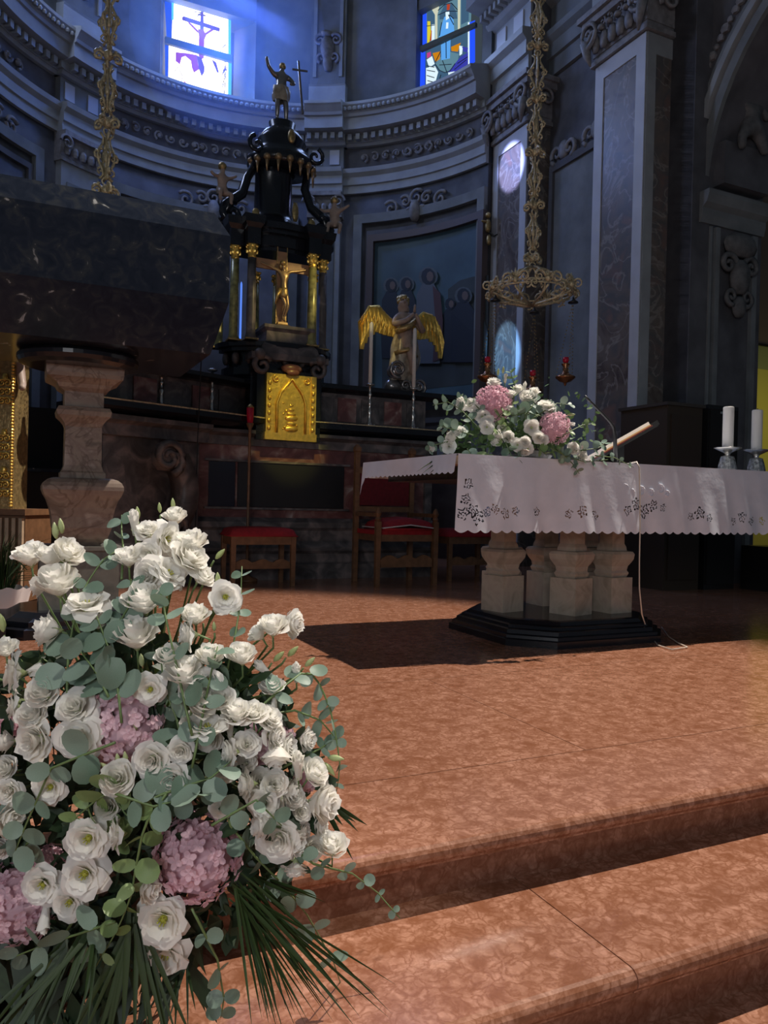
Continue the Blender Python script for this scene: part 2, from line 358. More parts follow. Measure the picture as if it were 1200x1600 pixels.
# ---- apse wall
wa = MB(); wa.arc([(0, -.02), (0, 5.31), (-.3, 5.31), (-.3, -.02)], -95, 77, 60)
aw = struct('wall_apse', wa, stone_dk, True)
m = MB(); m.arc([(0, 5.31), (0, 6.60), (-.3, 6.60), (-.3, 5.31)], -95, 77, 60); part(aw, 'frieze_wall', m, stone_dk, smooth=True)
up = MB()
for f0, f1 in ((-95, -74), (-54.5, -12), (12, 54.5), (74, 77)): up.arc([(0, 6.60), (0, 9.6), (-.35, 9.6), (-.35, 6.60)], f0, f1, 14)
for f0, f1 in ((-74, -54.5), (-12, 12), (54.5, 74)): up.arc([(0, 8.05), (0, 9.6), (-.35, 9.6), (-.35, 8.05)], f0, f1, 6)
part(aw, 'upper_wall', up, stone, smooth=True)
CORN = [(0, 5.98), (.06, 5.98), (.08, 6.02), (.10, 6.02), (.10, 6.12), (.27, 6.14), (.27, 6.30), (.30, 6.31), (.31, 6.35), (.36, 6.42), (.38, 6.44), (.38, 6.48), (0, 6.62)]
ARCH = [(0, 5.30), (.05, 5.30), (.05, 5.41), (.075, 5.42), (.075, 5.53), (.12, 5.58), (.13, 5.64), (0, 5.67)]
def off(P, d): return [(x + d if x > 0 else x, z) for x, z in P]
part(aw, 'cornice', MB().arc(CORN, -95, 77, 90), stone_lt)
part(aw, 'architrave', MB().arc(ARCH, -95, 77, 90), stone_lt)
den = MB(); egg = MB()
f = -92.
while f < 76:
    d = .19 if (26 < f < 36 or -39 < f < -27) else .1
    for r0, r1, w_, z0, z1 in ((d, d + .09, .9, 6.03, 6.115),):
        P = [((R - r) * sin(rad(g)), (R - r) * cos(rad(g))) for r, g in ((r0, f - w_ / 1.6), (r0, f + w_ / 1.6), (r1, f + w_ / 1.6), (r1, f - w_ / 1.6))]
        den.prism(P[::-1], z0, z1)
    f += 2.2
f = -92.
while f < 76:
    egg.blob(((R - .35) * sin(rad(f)), (R - .35) * cos(rad(f)), 6.395), .035, n=6, m=4); f += 1.45
part(aw, 'dentil', den, stone_lt, kind='stuff'); part(aw, 'egg_moulding', egg, stone_lt, kind='stuff')
for f0, f1 in ((26.3, 35.8), (-38.4, -27.4)):
    part(aw, 'cornice_break', MB().arc(off(CORN, .09), f0 - .7, f1 + .7, 5), stone_lt)
    part(aw, 'architrave_break', MB().arc(off(ARCH, .09), f0, f1, 4), stone_lt)
    p = part(aw, 'pilaster', MB().arc([(0, 1.2), (.10, 1.2), (.10, 4.94), (0, 4.94)], f0 + .5, f1 - .5, 4), stone_lt)
    part(p, 'pilaster_panel', MB().arc([(.1, 1.4), (.115, 1.4), (.115, 4.7), (.1, 4.7)], f0 + 2, f1 - 2, 4), stone)
    part(p, 'frieze_block', MB().arc([(0, 5.67), (.09, 5.67), (.09, 5.98), (0, 5.98)], f0, f1, 4), stone)
    q = MB()
    for g in (f0 + 2.4, f1 - 2.4): q.arc([(.09, 5.72), (.105, 5.72), (.105, 5.93), (.09, 5.93)], g - 1.3, g + 1.3, 2)
    part(p, 'frieze_tablet', q, frame_lt)
    cp = MB().arc([(0, 4.94), (.13, 4.94), (.13, 4.98), (.1, 5.0), (.14, 5.24), (.20, 5.24), (.20, 5.30), (0, 5.30)], f0, f1, 5)
    for g, sg in ((f0 + .8, 1), (f1 - .8, -1)):
        fr = rad(g); e = Vector((cos(fr), -sin(fr), 0)); c = Vector(((R - .19) * sin(fr), (R - .19) * cos(fr), 5.15))
        cp.scroll(c, .10, e, (0, 0, 1), 1.5, .018, 0 if sg > 0 else pi, sgn=sg)
    for k in range(5):
        fr = rad(f0 + (f1 - f0) * (k + .5) / 5); cp.blob(((R - .16) * sin(fr), (R - .16) * cos(fr), 5.07), .045, 1, .7, 1.6, 6, 5)
    part(p, 'capital', cp, relief)
    u2 = part(aw, 'upper_pilaster', MB().arc([(0, 6.6), (.1, 6.6), (.1, 9.4), (0, 9.4)], f0, f1, 4), stone)
    part(u2, 'pedestal', MB().arc([(0, 6.6), (.13, 6.6), (.13, 6.86), (.15, 6.88), (0, 6.9)], f0 - .2, f1 + .2, 4), stone_lt)
    part(u2, 'panel_edge', MB().arc([(.1, 7.0), (.125, 7.0), (.125, 9.3), (.1, 9.3)], f0 + .8, f0 + 1.7, 2).arc([(.1, 7.0), (.125, 7.0), (.125, 9.3), (.1, 9.3)], f1 - 1.7, f1 - .8, 2), stone_lt)
    fm = rad((f0 + f1) / 2); e = Vector((cos(fm), -sin(fm), 0)); n = Vector((-sin(fm), -cos(fm), 0)); c = Vector((R * sin(fm), R * cos(fm), 7.4)) + n * .13
    ct = MB(); ct.blob(c, .12, 1, .5, 1.7, 8, 6); ct.blob(c + Vector((0, 0, -.2)), .08, 1, .6, 1.8, 8, 5); ct.blob(c + Vector((0, 0, .22)), .10, 1.2, .5, .5, 8, 5)
    for sg in (-1, 1):
        ct.scroll(c + e * .12 * sg + Vector((0, 0, .14)), .09, e * sg, (0, 0, 1), 1.4, .025)
        ct.scroll(c + e * .09 * sg + Vector((0, 0, -.12)), .08, e * sg, (0, 0, -1), 1.2, .022)
    part(u2, 'cartouche', ct, relief, smooth=True)
# acanthus scrolls on the frieze and on the wall below the architrave
fr_ = MB()
for fc in (50, 62, -58, 8, -12):
    for k in range(7):
        g = rad(fc - 9 + k * 3.0); e = Vector((cos(g), -sin(g), 0)); c = Vector(((R - .03) * sin(g), (R - .03) * cos(g), 5.82))
        fr_.scroll(c, .07, e, (0, 0, 1), 1.2, .018, k, sgn=1 if k % 2 else -1, n=12); fr_.blob(c, .035, 1, 1, 1, 6, 4)
part(aw, 'frieze_scrollwork', fr_, relief, kind='stuff')
for fc in (56, -58, 2):
    sc = MB()
    for k, (dg, dz, rr) in enumerate(((-7, 0, .12), (-3, .07, .09), (0, .1, .12), (3, .07, .09), (7, 0, .12), (-1.5, -.1, .07), (1.5, -.1, .07))):
        g = rad(fc + dg); e = Vector((cos(g), -sin(g), 0)); c = Vector(((R - .05) * sin(g), (R - .05) * cos(g), 5.02 + dz))
        sc.scroll(c, rr, e, (0, 0, 1), 1.4, .026, 0 if dg < 0 else pi, sgn=1 if dg < 0 else -1)
    g = rad(fc); sc.blob(((R - .08) * sin(g), (R - .08) * cos(g), 4.92), .09, 1, .8, 1.9)
    part(aw, 'stucco_cartouche', sc, relief, smooth=True)
# framed bays of the apse with painting
def bay(f0, f1, z0, z1, w, d, mat, name):
    wf = w / R * 57.3
    m = MB().arc([(0, z1 - w), (d, z1 - w), (d, z1), (0, z1)], f0, f1, 20).arc([(0, z0), (d, z0), (d, z0 + w), (0, z0 + w)], f0, f1, 20)
    for g in (f0, f1 - wf): m.arc([(0, z0 + w), (d, z0 + w), (d, z1 - w), (0, z1 - w)], g, g + wf, 3)
    return part(aw, name, m, mat)
for f0, f1 in ((38.8, 77), (-88, -42), (-24, 24)):
    bay(f0, f1, 1.4, 4.98, .13, .07, stone, 'bay_border'); bay(f0 + 3.5, f1 - (2.5 if f1 < 70 else 0), 1.9, 4.74, .07, .04, stone_dk, 'bay_moulding')
bay(42.8, 77.4, 2.1, 4.66, .10, .10, pm('umber_frame', (.10, .075, .07), .5), 'painting_frame')
sky_p = pm('painted_sky', (.07, .13, .17), .5, noise=.35, scale=1.2)
part(aw, 'painted_canvas', MB().arc([(.0, 2.2), (.02, 2.2), (.02, 4.57), (0, 4.57)], 44.3, 77.2, 16), sky_p)
def paint(name, pts, mat, d):
    vs = []
    for x, y in pts: q = oncyl(x, y, R - d); vs.append(tuple(q))
    part(aw, name, MB().add(vs, [tuple(range(len(vs)))]), mat)
pg = pm('painted_ground', (.055, .07, .075), .6, noise=.2, scale=3); pd = pm('painted_dark_robe', (.022, .03, .045), .6)
pw = pm('painted_pale_robe', (.12, .14, .17), .6); pr_ = pm('painted_red_robe', (.10, .05, .055), .6); pf = pm('painted_face', (.16, .12, .11), .6); ph = pm('painted_halo', (.105, .13, .145), .6)
def paint_band(name, top, bot, mat, d, n=14):
    vs = []; ip = lambda P, t: tuple(P[min(int(t * (len(P) - 1)), len(P) - 2)][c] * (1 - (t * (len(P) - 1) - min(int(t * (len(P) - 1)), len(P) - 2))) + P[min(int(t * (len(P) - 1)), len(P) - 2) + 1][c] * (t * (len(P) - 1) - min(int(t * (len(P) - 1)), len(P) - 2)) for c in (0, 1))
    for k in range(n + 1): vs += [tuple(oncyl(*ip(top, k / n), R - d)), tuple(oncyl(*ip(bot, k / n), R - d))]
    part(aw, name, MB().add(vs, [(2 * k, 2 * k + 1, 2 * k + 3, 2 * k + 2) for k in range(n)]), mat)
paint_band('painted_ground', [(597, 555), (640, 556), (690, 552), (730, 548), (763, 545)], [(597, 612), (640, 611), (690, 605), (730, 601), (763, 596)], pg, .024)
paint_band('painted_hill', [(700, 452), (718, 438), (740, 432), (763, 430)], [(700, 560), (718, 558), (740, 556), (763, 554)], pg, .023)
def figure(cx, hy, hw, by, wid, robe, halo=True, k=0.):
    d = .028 + k
    if halo: paint('painted_halo', [(cx + hw * 1.4 * cos(t * pi / 6), hy + hw * 1.4 * sin(t * pi / 6)) for t in range(12)], ph, d)
    paint('painted_robe', [(cx - hw * .8, hy + hw), (cx + hw * .8, hy + hw), (cx + wid * .9, hy + hw * 2.6), (cx + wid, by - 40), (cx + wid * .9, by), (cx - wid * .9, by), (cx - wid, by - 40), (cx - wid * .9, hy + hw * 2.6)], robe, d + .004)
    paint('painted_hair', [(cx + hw * cos(t * pi / 5), hy + hw * 1.2 * sin(t * pi / 5)) for t in range(10)], pd, d + .008)
    paint('painted_face', [(cx + hw * .25 + hw * .5 * cos(t * pi / 4), hy + hw * .75 * sin(t * pi / 4)) for t in range(8)], pf, d + .012)
figure(611, 446, 9, 560, 16, pd, k=0); figure(635, 444, 9, 560, 15, pd, k=.014); figure(669, 432, 11, 568, 20, pw, k=.028)
paint('painted_mantle', [(676, 446), (688, 458), (692, 500), (690, 560), (676, 566), (680, 500)], pr_, .07)
figure(703, 475, 8, 566, 15, pd, False, k=.014); figure(724, 462, 10, 566, 21, pd, k=.03); figure(748, 490, 8, 560, 14, pg, False, k=.014)
# ---- windows with stained glass
def onpl(x, y, phi, dist):
    f = rad(phi); n = U * sin(f) + V * cos(f); r = ray(x, y); t = ((C0 + n * dist - CAM).dot(n)) / r.dot(n); return toch(CAM + r * t)
G = {'w': glow('glass_white', (1, 1, 1), 3.2), 'b': glow('glass_deep_blue', (.02, .09, 1.0), 1.0), 'c': glow('glass_cyan', (.10, .62, 1.0), 1.1),
     'p': glow('glass_violet', (.16, .07, .52), .75), 'm': glow('glass_magenta', (.40, .06, .75), .8), 't': glow('glass_teal', (.20, .42, .55), .55),
     'T': glow('glass_slate', (.07, .16, .28), .7), 'e': glow('glass_cream', (.75, .78, .60), .8), 'y': glow('glass_yellow', (.9, .75, .05), .8),
     'r': glow('glass_red', (.75, .10, .04), .6), 'o': glow('glass_orange', (.75, .28, .01), .8), 'l': glow('glass_light_blue', (.12, .42, .95), .9),
     'k': glow('glass_pale', (.75, .92, 1.0), 1.0), 'v': glow('glass_indigo', (.06, .07, .55), .7), 'n': glow('glass_pink', (.75, .08, .35), .7)}
lead = pm('window_lead', (.01, .01, .012), .6); iron = pm('window_transom', (.10, .11, .08), .6)
def window(name, phi, dist, sc, ox, polys, leads, bars):
    root = bpy.data.objects.new(name, None); COL.objects.link(root); root.location = C0; root.rotation_euler.z = TH
    root['kind'] = 'structure'; BASE[name] = Vector((0, 0, 0)); f = rad(phi); nn = Vector((sin(f), cos(f), 0))
    for i, (k, P) in enumerate(polys):
        a = [onpl(ox + x / sc, y / sc, phi, dist - .002 * i) for x, y in P]; n = len(a)
        part(root, 'pane', MB().stack([[tuple(p) for p in a], [tuple(p + nn * .0015) for p in a]]), G[k])
    lm = MB()
    for P in leads: lm.tube([onpl(ox + x / sc, y / sc, phi, dist - .002 * len(polys) - .004) for x, y in P], .006, 4)
    part(root, 'lead', lm, lead)
    for P in bars:
        a = [onpl(ox + x / sc, y / sc, phi, dist - .10) for x, y in P]
        part(root, 'transom', MB().stack([[tuple(p) for p in a], [tuple(p + nn * .05) for p in a]]), iron)
    return root
w1 = window('window_1', 0, R + .12, 7.06, 230, [
    ('b', [(190, -20), (290, -20), (272, 430), (215, 420)]), ('b', [(195, 440), (245, 470), (232, 905), (200, 900)]),
    ('w', [(285, -2), (915, 168), (912, 640), (270, 460)]), ('w', [(240, 470), (900, 660), (895, 1112), (232, 905)]),
    ('c', [(893, 165), (925, 172), (922, 640), (893, 632)]), ('c', [(893, 660), (932, 670), (926, 1122), (890, 1110)]),
    ('c', [(400, 12), (925, 160), (922, 180), (400, 34)]), ('c', [(270, 20), (296, 20), (292, 220), (268, 220)]),
    ('p', [(590, 130), (620, 130), (625, 330), (583, 330)]), ('p', [(558, 150), (645, 165), (645, 182), (558, 168)]),
    ('p', [(385, 192), (403, 178), (803, 308), (796, 350), (385, 222)]),
    ('m', [(560, 322), (620, 322), (652, 392), (630, 440), (626, 640), (598, 655), (566, 610), (572, 400)]),
    ('m', [(447, 238), (480, 255), (562, 338), (566, 372), (458, 262)]), ('m', [(705, 318), (738, 330), (652, 386), (632, 368)]),
    ('m', [(315, 576), (430, 586), (420, 618), (382, 632), (360, 712), (312, 672)]),
    ('m', [(430, 586), (545, 606), (560, 700), (572, 765), (515, 802), (492, 742), (484, 672), (420, 618)]),
    ('p', [(545, 606), (600, 640), (634, 742), (628, 800), (600, 842), (572, 765)]),
    ('p', [(708, 648), (762, 690), (792, 800), (772, 802)]), ('p', [(866, 690), (870, 772), (814, 842), (846, 762)]),
    ('n', [(400, 880), (440, 925), (412, 930)])],
    [[(300, 790), (360, 712), (480, 830)], [(372, 920), (390, 840), (350, 760)], [(800, 580), (880, 455)], [(830, 520), (880, 490)], [(850, 1030), (865, 850), (820, 700)],
     [(830, 960), (880, 740)], [(500, 125), (590, 140)], [(545, 190), (600, 130)], [(800, 650), (870, 690)]],
    [[(200, 398), (935, 606), (935, 682), (200, 470)]])
w2 = window('window_2', 64.5, R + .10, 8.571, 640, [
    ('b', [(175, 48), (230, 40), (228, 600), (172, 600)]), ('b', [(150, 680), (212, 660), (206, 1215), (130, 1228)]), ('b', [(175, 50), (345, -40), (860, -260), (860, -190), (225, 62)]),
    ('t', [(228, 62), (640, -120), (840, -200), (830, 60), (820, 320), (228, 600)]), ('T', [(215, 640), (800, 400), (800, 880), (215, 1190)]),
    ('b', [(800, 300), (876, 270), (876, 830), (800, 882)]), ('k', [(780, 300), (802, 295), (802, 875), (780, 890)]),
    ('e', [(228, 64), (405, -10), (392, 110), (372, 200), (372, 520), (343, 530), (340, 200), (300, 130), (232, 132)]), ('T', [(232, 150), (290, 135), (335, 190), (335, 330), (232, 350)]),
    ('e', [(645, -120), (682, -135), (676, 420), (645, 440)]), ('T', [(690, -130), (800, -180), (790, 280), (690, 330)]),
    ('k', [(295, 330), (336, 325), (336, 525), (285, 545)]), ('r', [(280, 400), (296, 410), (292, 540), (262, 555)]), ('y', [(238, 285), (276, 285), (284, 430), (264, 570), (236, 575)]),
    ('T', [(400, 200), (470, 60), (560, 40), (620, 150), (640, 250), (400, 260)]),
    ('l', [(465, 225), (545, 205), (588, 270), (598, 420), (395, 500), (432, 330)]), ('r', [(500, 58), (542, 55), (532, 132), (498, 136)]), ('k', [(480, 160), (532, 155), (532, 240), (486, 272)]),
    ('k', [(490, 300), (520, 300), (515, 380), (485, 385)]), ('t', [(348, 860), (380, 790), (520, 690), (660, 720), (640, 850), (540, 955), (470, 972), (398, 942)]),
    ('l', [(420, 600), (548, 535), (540, 782), (425, 805)]), ('o', [(555, 628), (685, 572), (645, 692), (560, 682)]), ('o', [(308, 712), (412, 688), (402, 790), (345, 832)]),
    ('n', [(232, 712), (282, 692), (286, 750), (234, 782)]), ('k', [(228, 800), (300, 750), (335, 855), (262, 905)]), ('k', [(220, 910), (340, 885), (382, 965), (335, 1135), (218, 1175)]),
    ('k', [(664, 612), (712, 618), (702, 722), (668, 745)]), ('v', [(700, 620), (782, 640), (776, 704), (722, 690)]), ('v', [(680, 762), (782, 700), (782, 872), (612, 988), (510, 1042), (522, 960)]),
    ('k', [(515, 972), (602, 955), (590, 985), (520, 1002)])],
    [[(380, 140), (470, 60), (560, 40), (640, 130)], [(382, 200), (500, 150), (640, 150)], [(590, 250), (530, 200)], [(430, 300), (400, 480)], [(488, 560), (490, 780)],
     [(345, 860), (400, 942), (470, 972), (540, 950), (610, 850)], [(230, 880), (330, 900)], [(232, 940), (340, 960)], [(230, 1010), (330, 1040)], [(240, 1080), (320, 1100)], [(400, 870), (560, 860)],
     [(640, 850), (780, 760)], [(600, 930), (760, 800)], [(415, 690), (345, 830)], [(228, 350), (335, 335)], [(420, 1000), (390, 1100)], [(440, 810), (500, 970)], [(520, 200), (590, 330)]],
    [[(140, 618), (880, 290), (880, 345), (140, 685)]])
# splayed reveals and sills of the windows
for phi, root, cs in ((0, w1, -.03), (64.5, w2, 0), (-64.5, None, 0)):
    f = rad(phi); e = Vector((cos(f), -sin(f), 0)); nn = Vector((sin(f), cos(f), 0)); rv = MB(); tr = MB()
    for sg in (-1, 1):
        p0 = nn * (R - .02) + e * (.70 * sg); p1 = nn * (R + .35) + e * (.49 * sg + cs)
        rv.stack([[(p.x, p.y, z) for p in (p0, p1, p1 + e * .3 * sg, p0 + e * .05 * sg)] for z in (6.45, 8.2)])
        c = nn * (R + .02) + e * (.72 * sg); tr.tube([(c.x, c.y, 6.6), (c.x, c.y, 8.3)], .035, 6); c = nn * (R + .02) + e * (.83 * sg); tr.tube([(c.x, c.y, 6.6), (c.x, c.y, 8.3)], .02, 6)
    p0 = nn * (R - .02); p1 = nn * (R + .4)
    rv.stack([[tuple(p0 + e * .7 + Vector((0, 0, z))), tuple(p0 - e * .7 + Vector((0, 0, z))), tuple(p1 - e * .7 + Vector((0, 0, z2))), tuple(p1 + e * .7 + Vector((0, 0, z2)))] for z, z2 in ((6.45, 6.45), (6.60, 6.62))])
    rv.stack([[tuple(p0 + e * .7 + Vector((0, 0, z))), tuple(p0 - e * .7 + Vector((0, 0, z))), tuple(p1 - e * .7 + Vector((0, 0, z))), tuple(p1 + e * .7 + Vector((0, 0, z)))] for z in (7.84, 8.1)])
    part(aw, 'window_reveal', rv, stone); part(aw, 'window_moulding', tr, stone_lt)
    if root is None:
        part(aw, 'window_glass', MB().stack([[tuple(nn * (R + .2 + q) + e * x + Vector((0, 0, z))) for x, z in ((-.5, 6.6), (.5, 6.6), (.5, 7.9), (-.5, 7.9))] for q in (0, .01)]), G['l'])
# blue scattering ball added to imitate the glare of the bright central window
hz = bpy.data.materials.new('glare_volume'); hz.use_nodes = True; hn = hz.node_tree; hn.nodes.remove(hn.nodes['Principled BSDF'])
vsn = hn.nodes.new('ShaderNodeVolumeScatter'); vsn.inputs['Color'].default_value = (.20, .38, 1.0, 1); vsn.inputs['Density'].default_value = .24
hn.links.new(vsn.outputs[0], hn.nodes['Material Output'].inputs['Volume'])
hb = MB(); hb.blob((0, 0, 0), 1.25, 1, 1, 1, 24, 14); hb.v = [(x, y + 2.0, z + 6.75) for x, y, z in hb.v]
hv = struct('glare_volume', hb, hz, True)
# ---- right side wall of the chancel
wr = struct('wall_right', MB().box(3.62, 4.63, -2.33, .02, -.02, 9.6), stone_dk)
pr1 = part(wr, 'pilaster', MB().box(3.28, 4.2, -.02, .74, -.02, 5.52), brown_panel)
def edging(b0, b1, a, z0, z1, w=.13, t=.012):
    return MB().box(a - t, a + .02, b0, b0 + w, z0, z1).box(a - t, a + .02, b1 - w, b1, z0, z1).box(a - t, a + .02, b0 + w, b1 - w, z1 - w * 1.3, z1)
part(pr1, 'marble_edging', edging(-.02, .74, 3.28, .3, 5.52), frame_lt)
pr2 = part(wr, 'pilaster', MB().box(3.28, 4.5, -2.02, -1.27, -.02, 5.56), brown_panel)
part(pr2, 'marble_edging', edging(-2.02, -1.27, 3.28, .3, 5.56), frame_lt)
part(pr2, 'marble_edging', MB().box(3.285, 3.40, -2.032, -2.0, .3, 5.56).box(3.40, 3.86, -2.032, -2.0, 5.36, 5.56), stone_lt)
part(wr, 'wall_pier', MB().box(3.62, 3.86, -2.34, -2.0, -.02, 9.6), stone_dk)
for b0, b1 in ((-1.17, -.12),):
    part(wr, 'wall_panel', MB().box(3.59, 3.63, b0, b1, .6, 4.95), stone); part(wr, 'wall_panel_moulding', edging(b0 - .02, b1 + .02, 3.585, .6, 5.0, .07, .03), stone_dk)
def capital(root, b0, b1, z, a):
    m = MB(); bm_ = (b0 + b1) / 2; h = (b1 - b0) / 2
    for z0, z1, d in ((z, z + .05, .05), (z + .05, z + .10, .02), (z + .10, z + .42, .03), (z + .42, z + .50, .12), (z + .50, z + .56, .16)):
        m.box(a - d, a + .6, b0 - d, b1 + d, z0, z1)
    k = part(root, 'capital', m, relief); s = MB()
    for sg in (-1, 1):
        s.scroll((a - .13, bm_ + sg * h * 1.02, z + .32), .15, (0, sg, 0), (0, 0, 1), 1.8, .026, n=26)
        s.tube([(a - .12, bm_ + sg * h * 1.15, z + .25), (a - .12, bm_ + sg * h * 1.05, z + .1), (a - .10, bm_ + sg * h * .95, z - .02)], [.06, .045, .01], 6)
        s.scroll((a + .2, (b0 if sg < 0 else b1) + sg * .1, z + .32), .13, (1, 0, 0), (0, 0, 1), 1.6, .024)
    for i in range(6):
        b = b0 + (b1 - b0) * (i + .5) / 6
        s.blob((a - .07, b, z + .20), .06, .6, 1, 1.8, 6, 5); s.blob((a - .11, b, z + .31), .045, 1, 1, .7, 6, 4)
        s.scroll((a - .09, b, z + .38), .05, (0, 1 if i % 2 else -1, 0), (0, 0, 1), 1.2, .012, n=10)
    part(k, 'acanthus_leaves', s, relief, smooth=True, kind='stuff'); return k
capital(pr1, -.02, .74, 5.53, 3.28); capital(pr2, -2.02, -1.27, 5.57, 3.28)
ENT = [(0, 6.14), (.05, 6.14), (.05, 6.34), (.09, 6.35), (.09, 6.52), (.15, 6.58), (.15, 6.66), (.03, 6.68), (.03, 7.02), (.10, 7.06), (.14, 7.10), (.14, 7.20), (.45, 7.24), (.45, 7.42), (.52, 7.50), (.58, 7.60), (.58, 7.66), (0, 7.8)]
en = MB(); en.extr(ENT, (3.62, -2.0), (3.62, .02), (-1, 0)); part(wr, 'entablature', en, stone)
part(wr, 'wall_above', MB().box(3.3, 4.5, -.02, .74, 6.05, 9.6), stone_dk)
en = MB(); en.extr(ENT, (3.28, -.06), (3.28, .80), (-1, 0)); part(pr1, 'entablature_block', en, stone_lt)
en = MB(); en.extr(ENT, (3.28, -2.06), (3.28, -1.23), (-1, 0)); part(pr2, 'entablature_block', en, stone_lt)
part(pr2, 'wall_above', MB().box(3.28, 4.5, -2.02, -1.27, 6.1, 9.6), stone_dk)
dn = MB()
for k in range(8): dn.box(3.28 - .26, 3.28 - .13, -.02 + k * .105, .03 + k * .105, 7.11, 7.2)
for k in range(9): dn.box(3.62 - .26, 3.62 - .13, -1.2 + k * .125, -1.13 + k * .125, 7.11, 7.2)
part(wr, 'dentil', dn, stone_lt, kind='stuff')
part(pr1, 'frieze_tablet', MB().box(3.23, 3.26, .08, .28, 6.73, 6.97).box(3.23, 3.26, .46, .66, 6.73, 6.97), frame_lt)
dc = MB()
for b in (-.35, -.95):
    for sg in (-1, 1): dc.scroll((3.57, b + sg * .12, 5.1), .12, (0, sg, 0), (0, 0, -1), 1.2, .03)
    dc.blob((3.58, b, 5.12), .1, .5, 1, 1.2)
part(wr, 'stucco_ornament', dc, relief, smooth=True)
# big arch in the side wall with its jamb
AR, AB, AZ = 1.97, -4.30, 3.92
am = MB(); N = 28
vs = []; fs = []
for k in range(N + 1):
    t = pi * k / N; b, z = AB + AR * cos(t), AZ + AR * sin(t)
    vs += [(3.84, b, z), (3.84, b, 9.6), (4.63, b, z), (4.63, b, 9.6)]
for k in range(N):
    i = 4 * k; fs += [(i, i + 1, i + 5, i + 4), (i + 2, i + 6, i + 7, i + 3), (i, i + 4, i + 6, i + 2)]
am.add(vs, fs); wh = part(wr, 'arch_wall', am, stone_dk)
def archring(r0, r1, a, t):
    m = MB(); rings = []
    for k in range(N + 1):
        q = pi * k / N; rings.append([(aa, AB + r * cos(q), AZ + r * sin(q)) for aa, r in ((a, r0), (a - t, r0), (a - t, r1), (a, r1))])
    return m.stack(rings)
part(wr, 'archivolt', archring(AR, AR + .10, 3.84, .05), stone); part(wr, 'archivolt', archring(AR + .13, AR + .2, 3.84, .09), stone_lt); part(wr, 'archivolt', archring(AR + .24, AR + .28, 3.84, .05), stone)
tw = MB()
for k in range(90):
    q = pi * (k + .5) / 90; tw.blob((3.82, AB + (AR + .40) * cos(q), AZ + (AR + .40) * sin(q)), .036 + .01 * (k % 3), .6, 1, 1, 6, 4)
part(wr, 'archivolt_garland', tw, relief, kind='stuff')
IMP = [(0, 3.62), (.03, 3.62), (.05, 3.70), (.05, 3.76), (.10, 3.80), (.13, 3.88), (.13, 3.92), (0, 3.92)]
ip = MB().extr(IMP, (3.84, -2.33), (3.84, -2.05), (-1, 0)); ip.extr(IMP, (3.72, -2.33), (4.63, -2.33), (0, -1)); part(wr, 'impost', ip, stone)
jb = MB().box(3.93, 3.99, -2.37, -2.32, 0, 3.6).box(4.46, 4.53, -2.37, -2.32, 0, 3.6).box(3.86, 3.89, -2.36, -2.32, 0, 3.6); part(wr, 'jamb_moulding', jb, stone)
ct = MB(); c = Vector((4.22, -2.42, 3.12))
ct.blob(c, .13, 1, .6, 1.5); ct.blob(c + Vector((0, 0, .32)), .22, 1.1, .35, .6); ct.blob(c - Vector((0, 0, .3)), .09, 1, .6, 1.3)
for sg in (-1, 1):
    ct.scroll(c + Vector((sg * .16, 0, .12)), .11, (sg, 0, 0), (0, 0, 1), 1.5, .03); ct.scroll(c + Vector((sg * .11, 0, -.2)), .09, (sg, 0, 0), (0, 0, -1), 1.3, .025)
part(wr, 'jamb_cartouche', ct, relief_dk, smooth=True)
c = Vector((4.23, -2.48, 4.70))
PN = [(0, 0, -.05, .10), (0, 0, .08, .10), (0, -.01, .18, .045), (0, -.03, .28, .085), (.13, -.02, .12, .045), (.20, -.06, .0, .035), (-.13, -.02, .12, .045), (-.22, -.05, .20, .035), (.08, -.04, -.14, .07), (.14, -.06, -.30, .05), (.15, -.08, -.36, .035), (-.08, -.04, -.14, .07), (-.18, -.06, -.24, .05), (-.16, -.06, -.36, .04)]
skin(wr, 'putto_relief', [(c.x + x, c.y + y, c.z + z, q) for x, y, z, q in PN], [(0, 1), (1, 2), (2, 3), (1, 4), (4, 5), (1, 6), (6, 7), (0, 8), (8, 9), (9, 10), (0, 11), (11, 12), (12, 13)], relief_dk)
part(wr, 'relief_panel', MB().box(3.9, 4.55, -2.48, -2.30, 4.0, 4.42), stone_dk)
# side room seen through the arch
ws = struct('wall_side_room', MB().box(4.63, 9, -.95, -.7, -.02, 6.5), pm('brown_wall', (.16, .12, .09), .8))
struct('wall_side_room_end', MB().box(9, 9.2, -6.5, -.7, -.02, 6.5), stone_dk)
part(ws, 'yellow_panel', MB().box(4.9, 8.6, -.97, -.94, .05, 2.62), yellow_w); part(ws, 'olive_panel', MB().box(4.9, 8.6, -.975, -.94, 2.62, 2.92), pm('olive_paint', (.30, .32, .12), .7))
part(ws, 'curtain_rail', MB().tube([(4.9, -1.0, 2.93), (8.6, -1.0, 2.93)], .015), black_p)
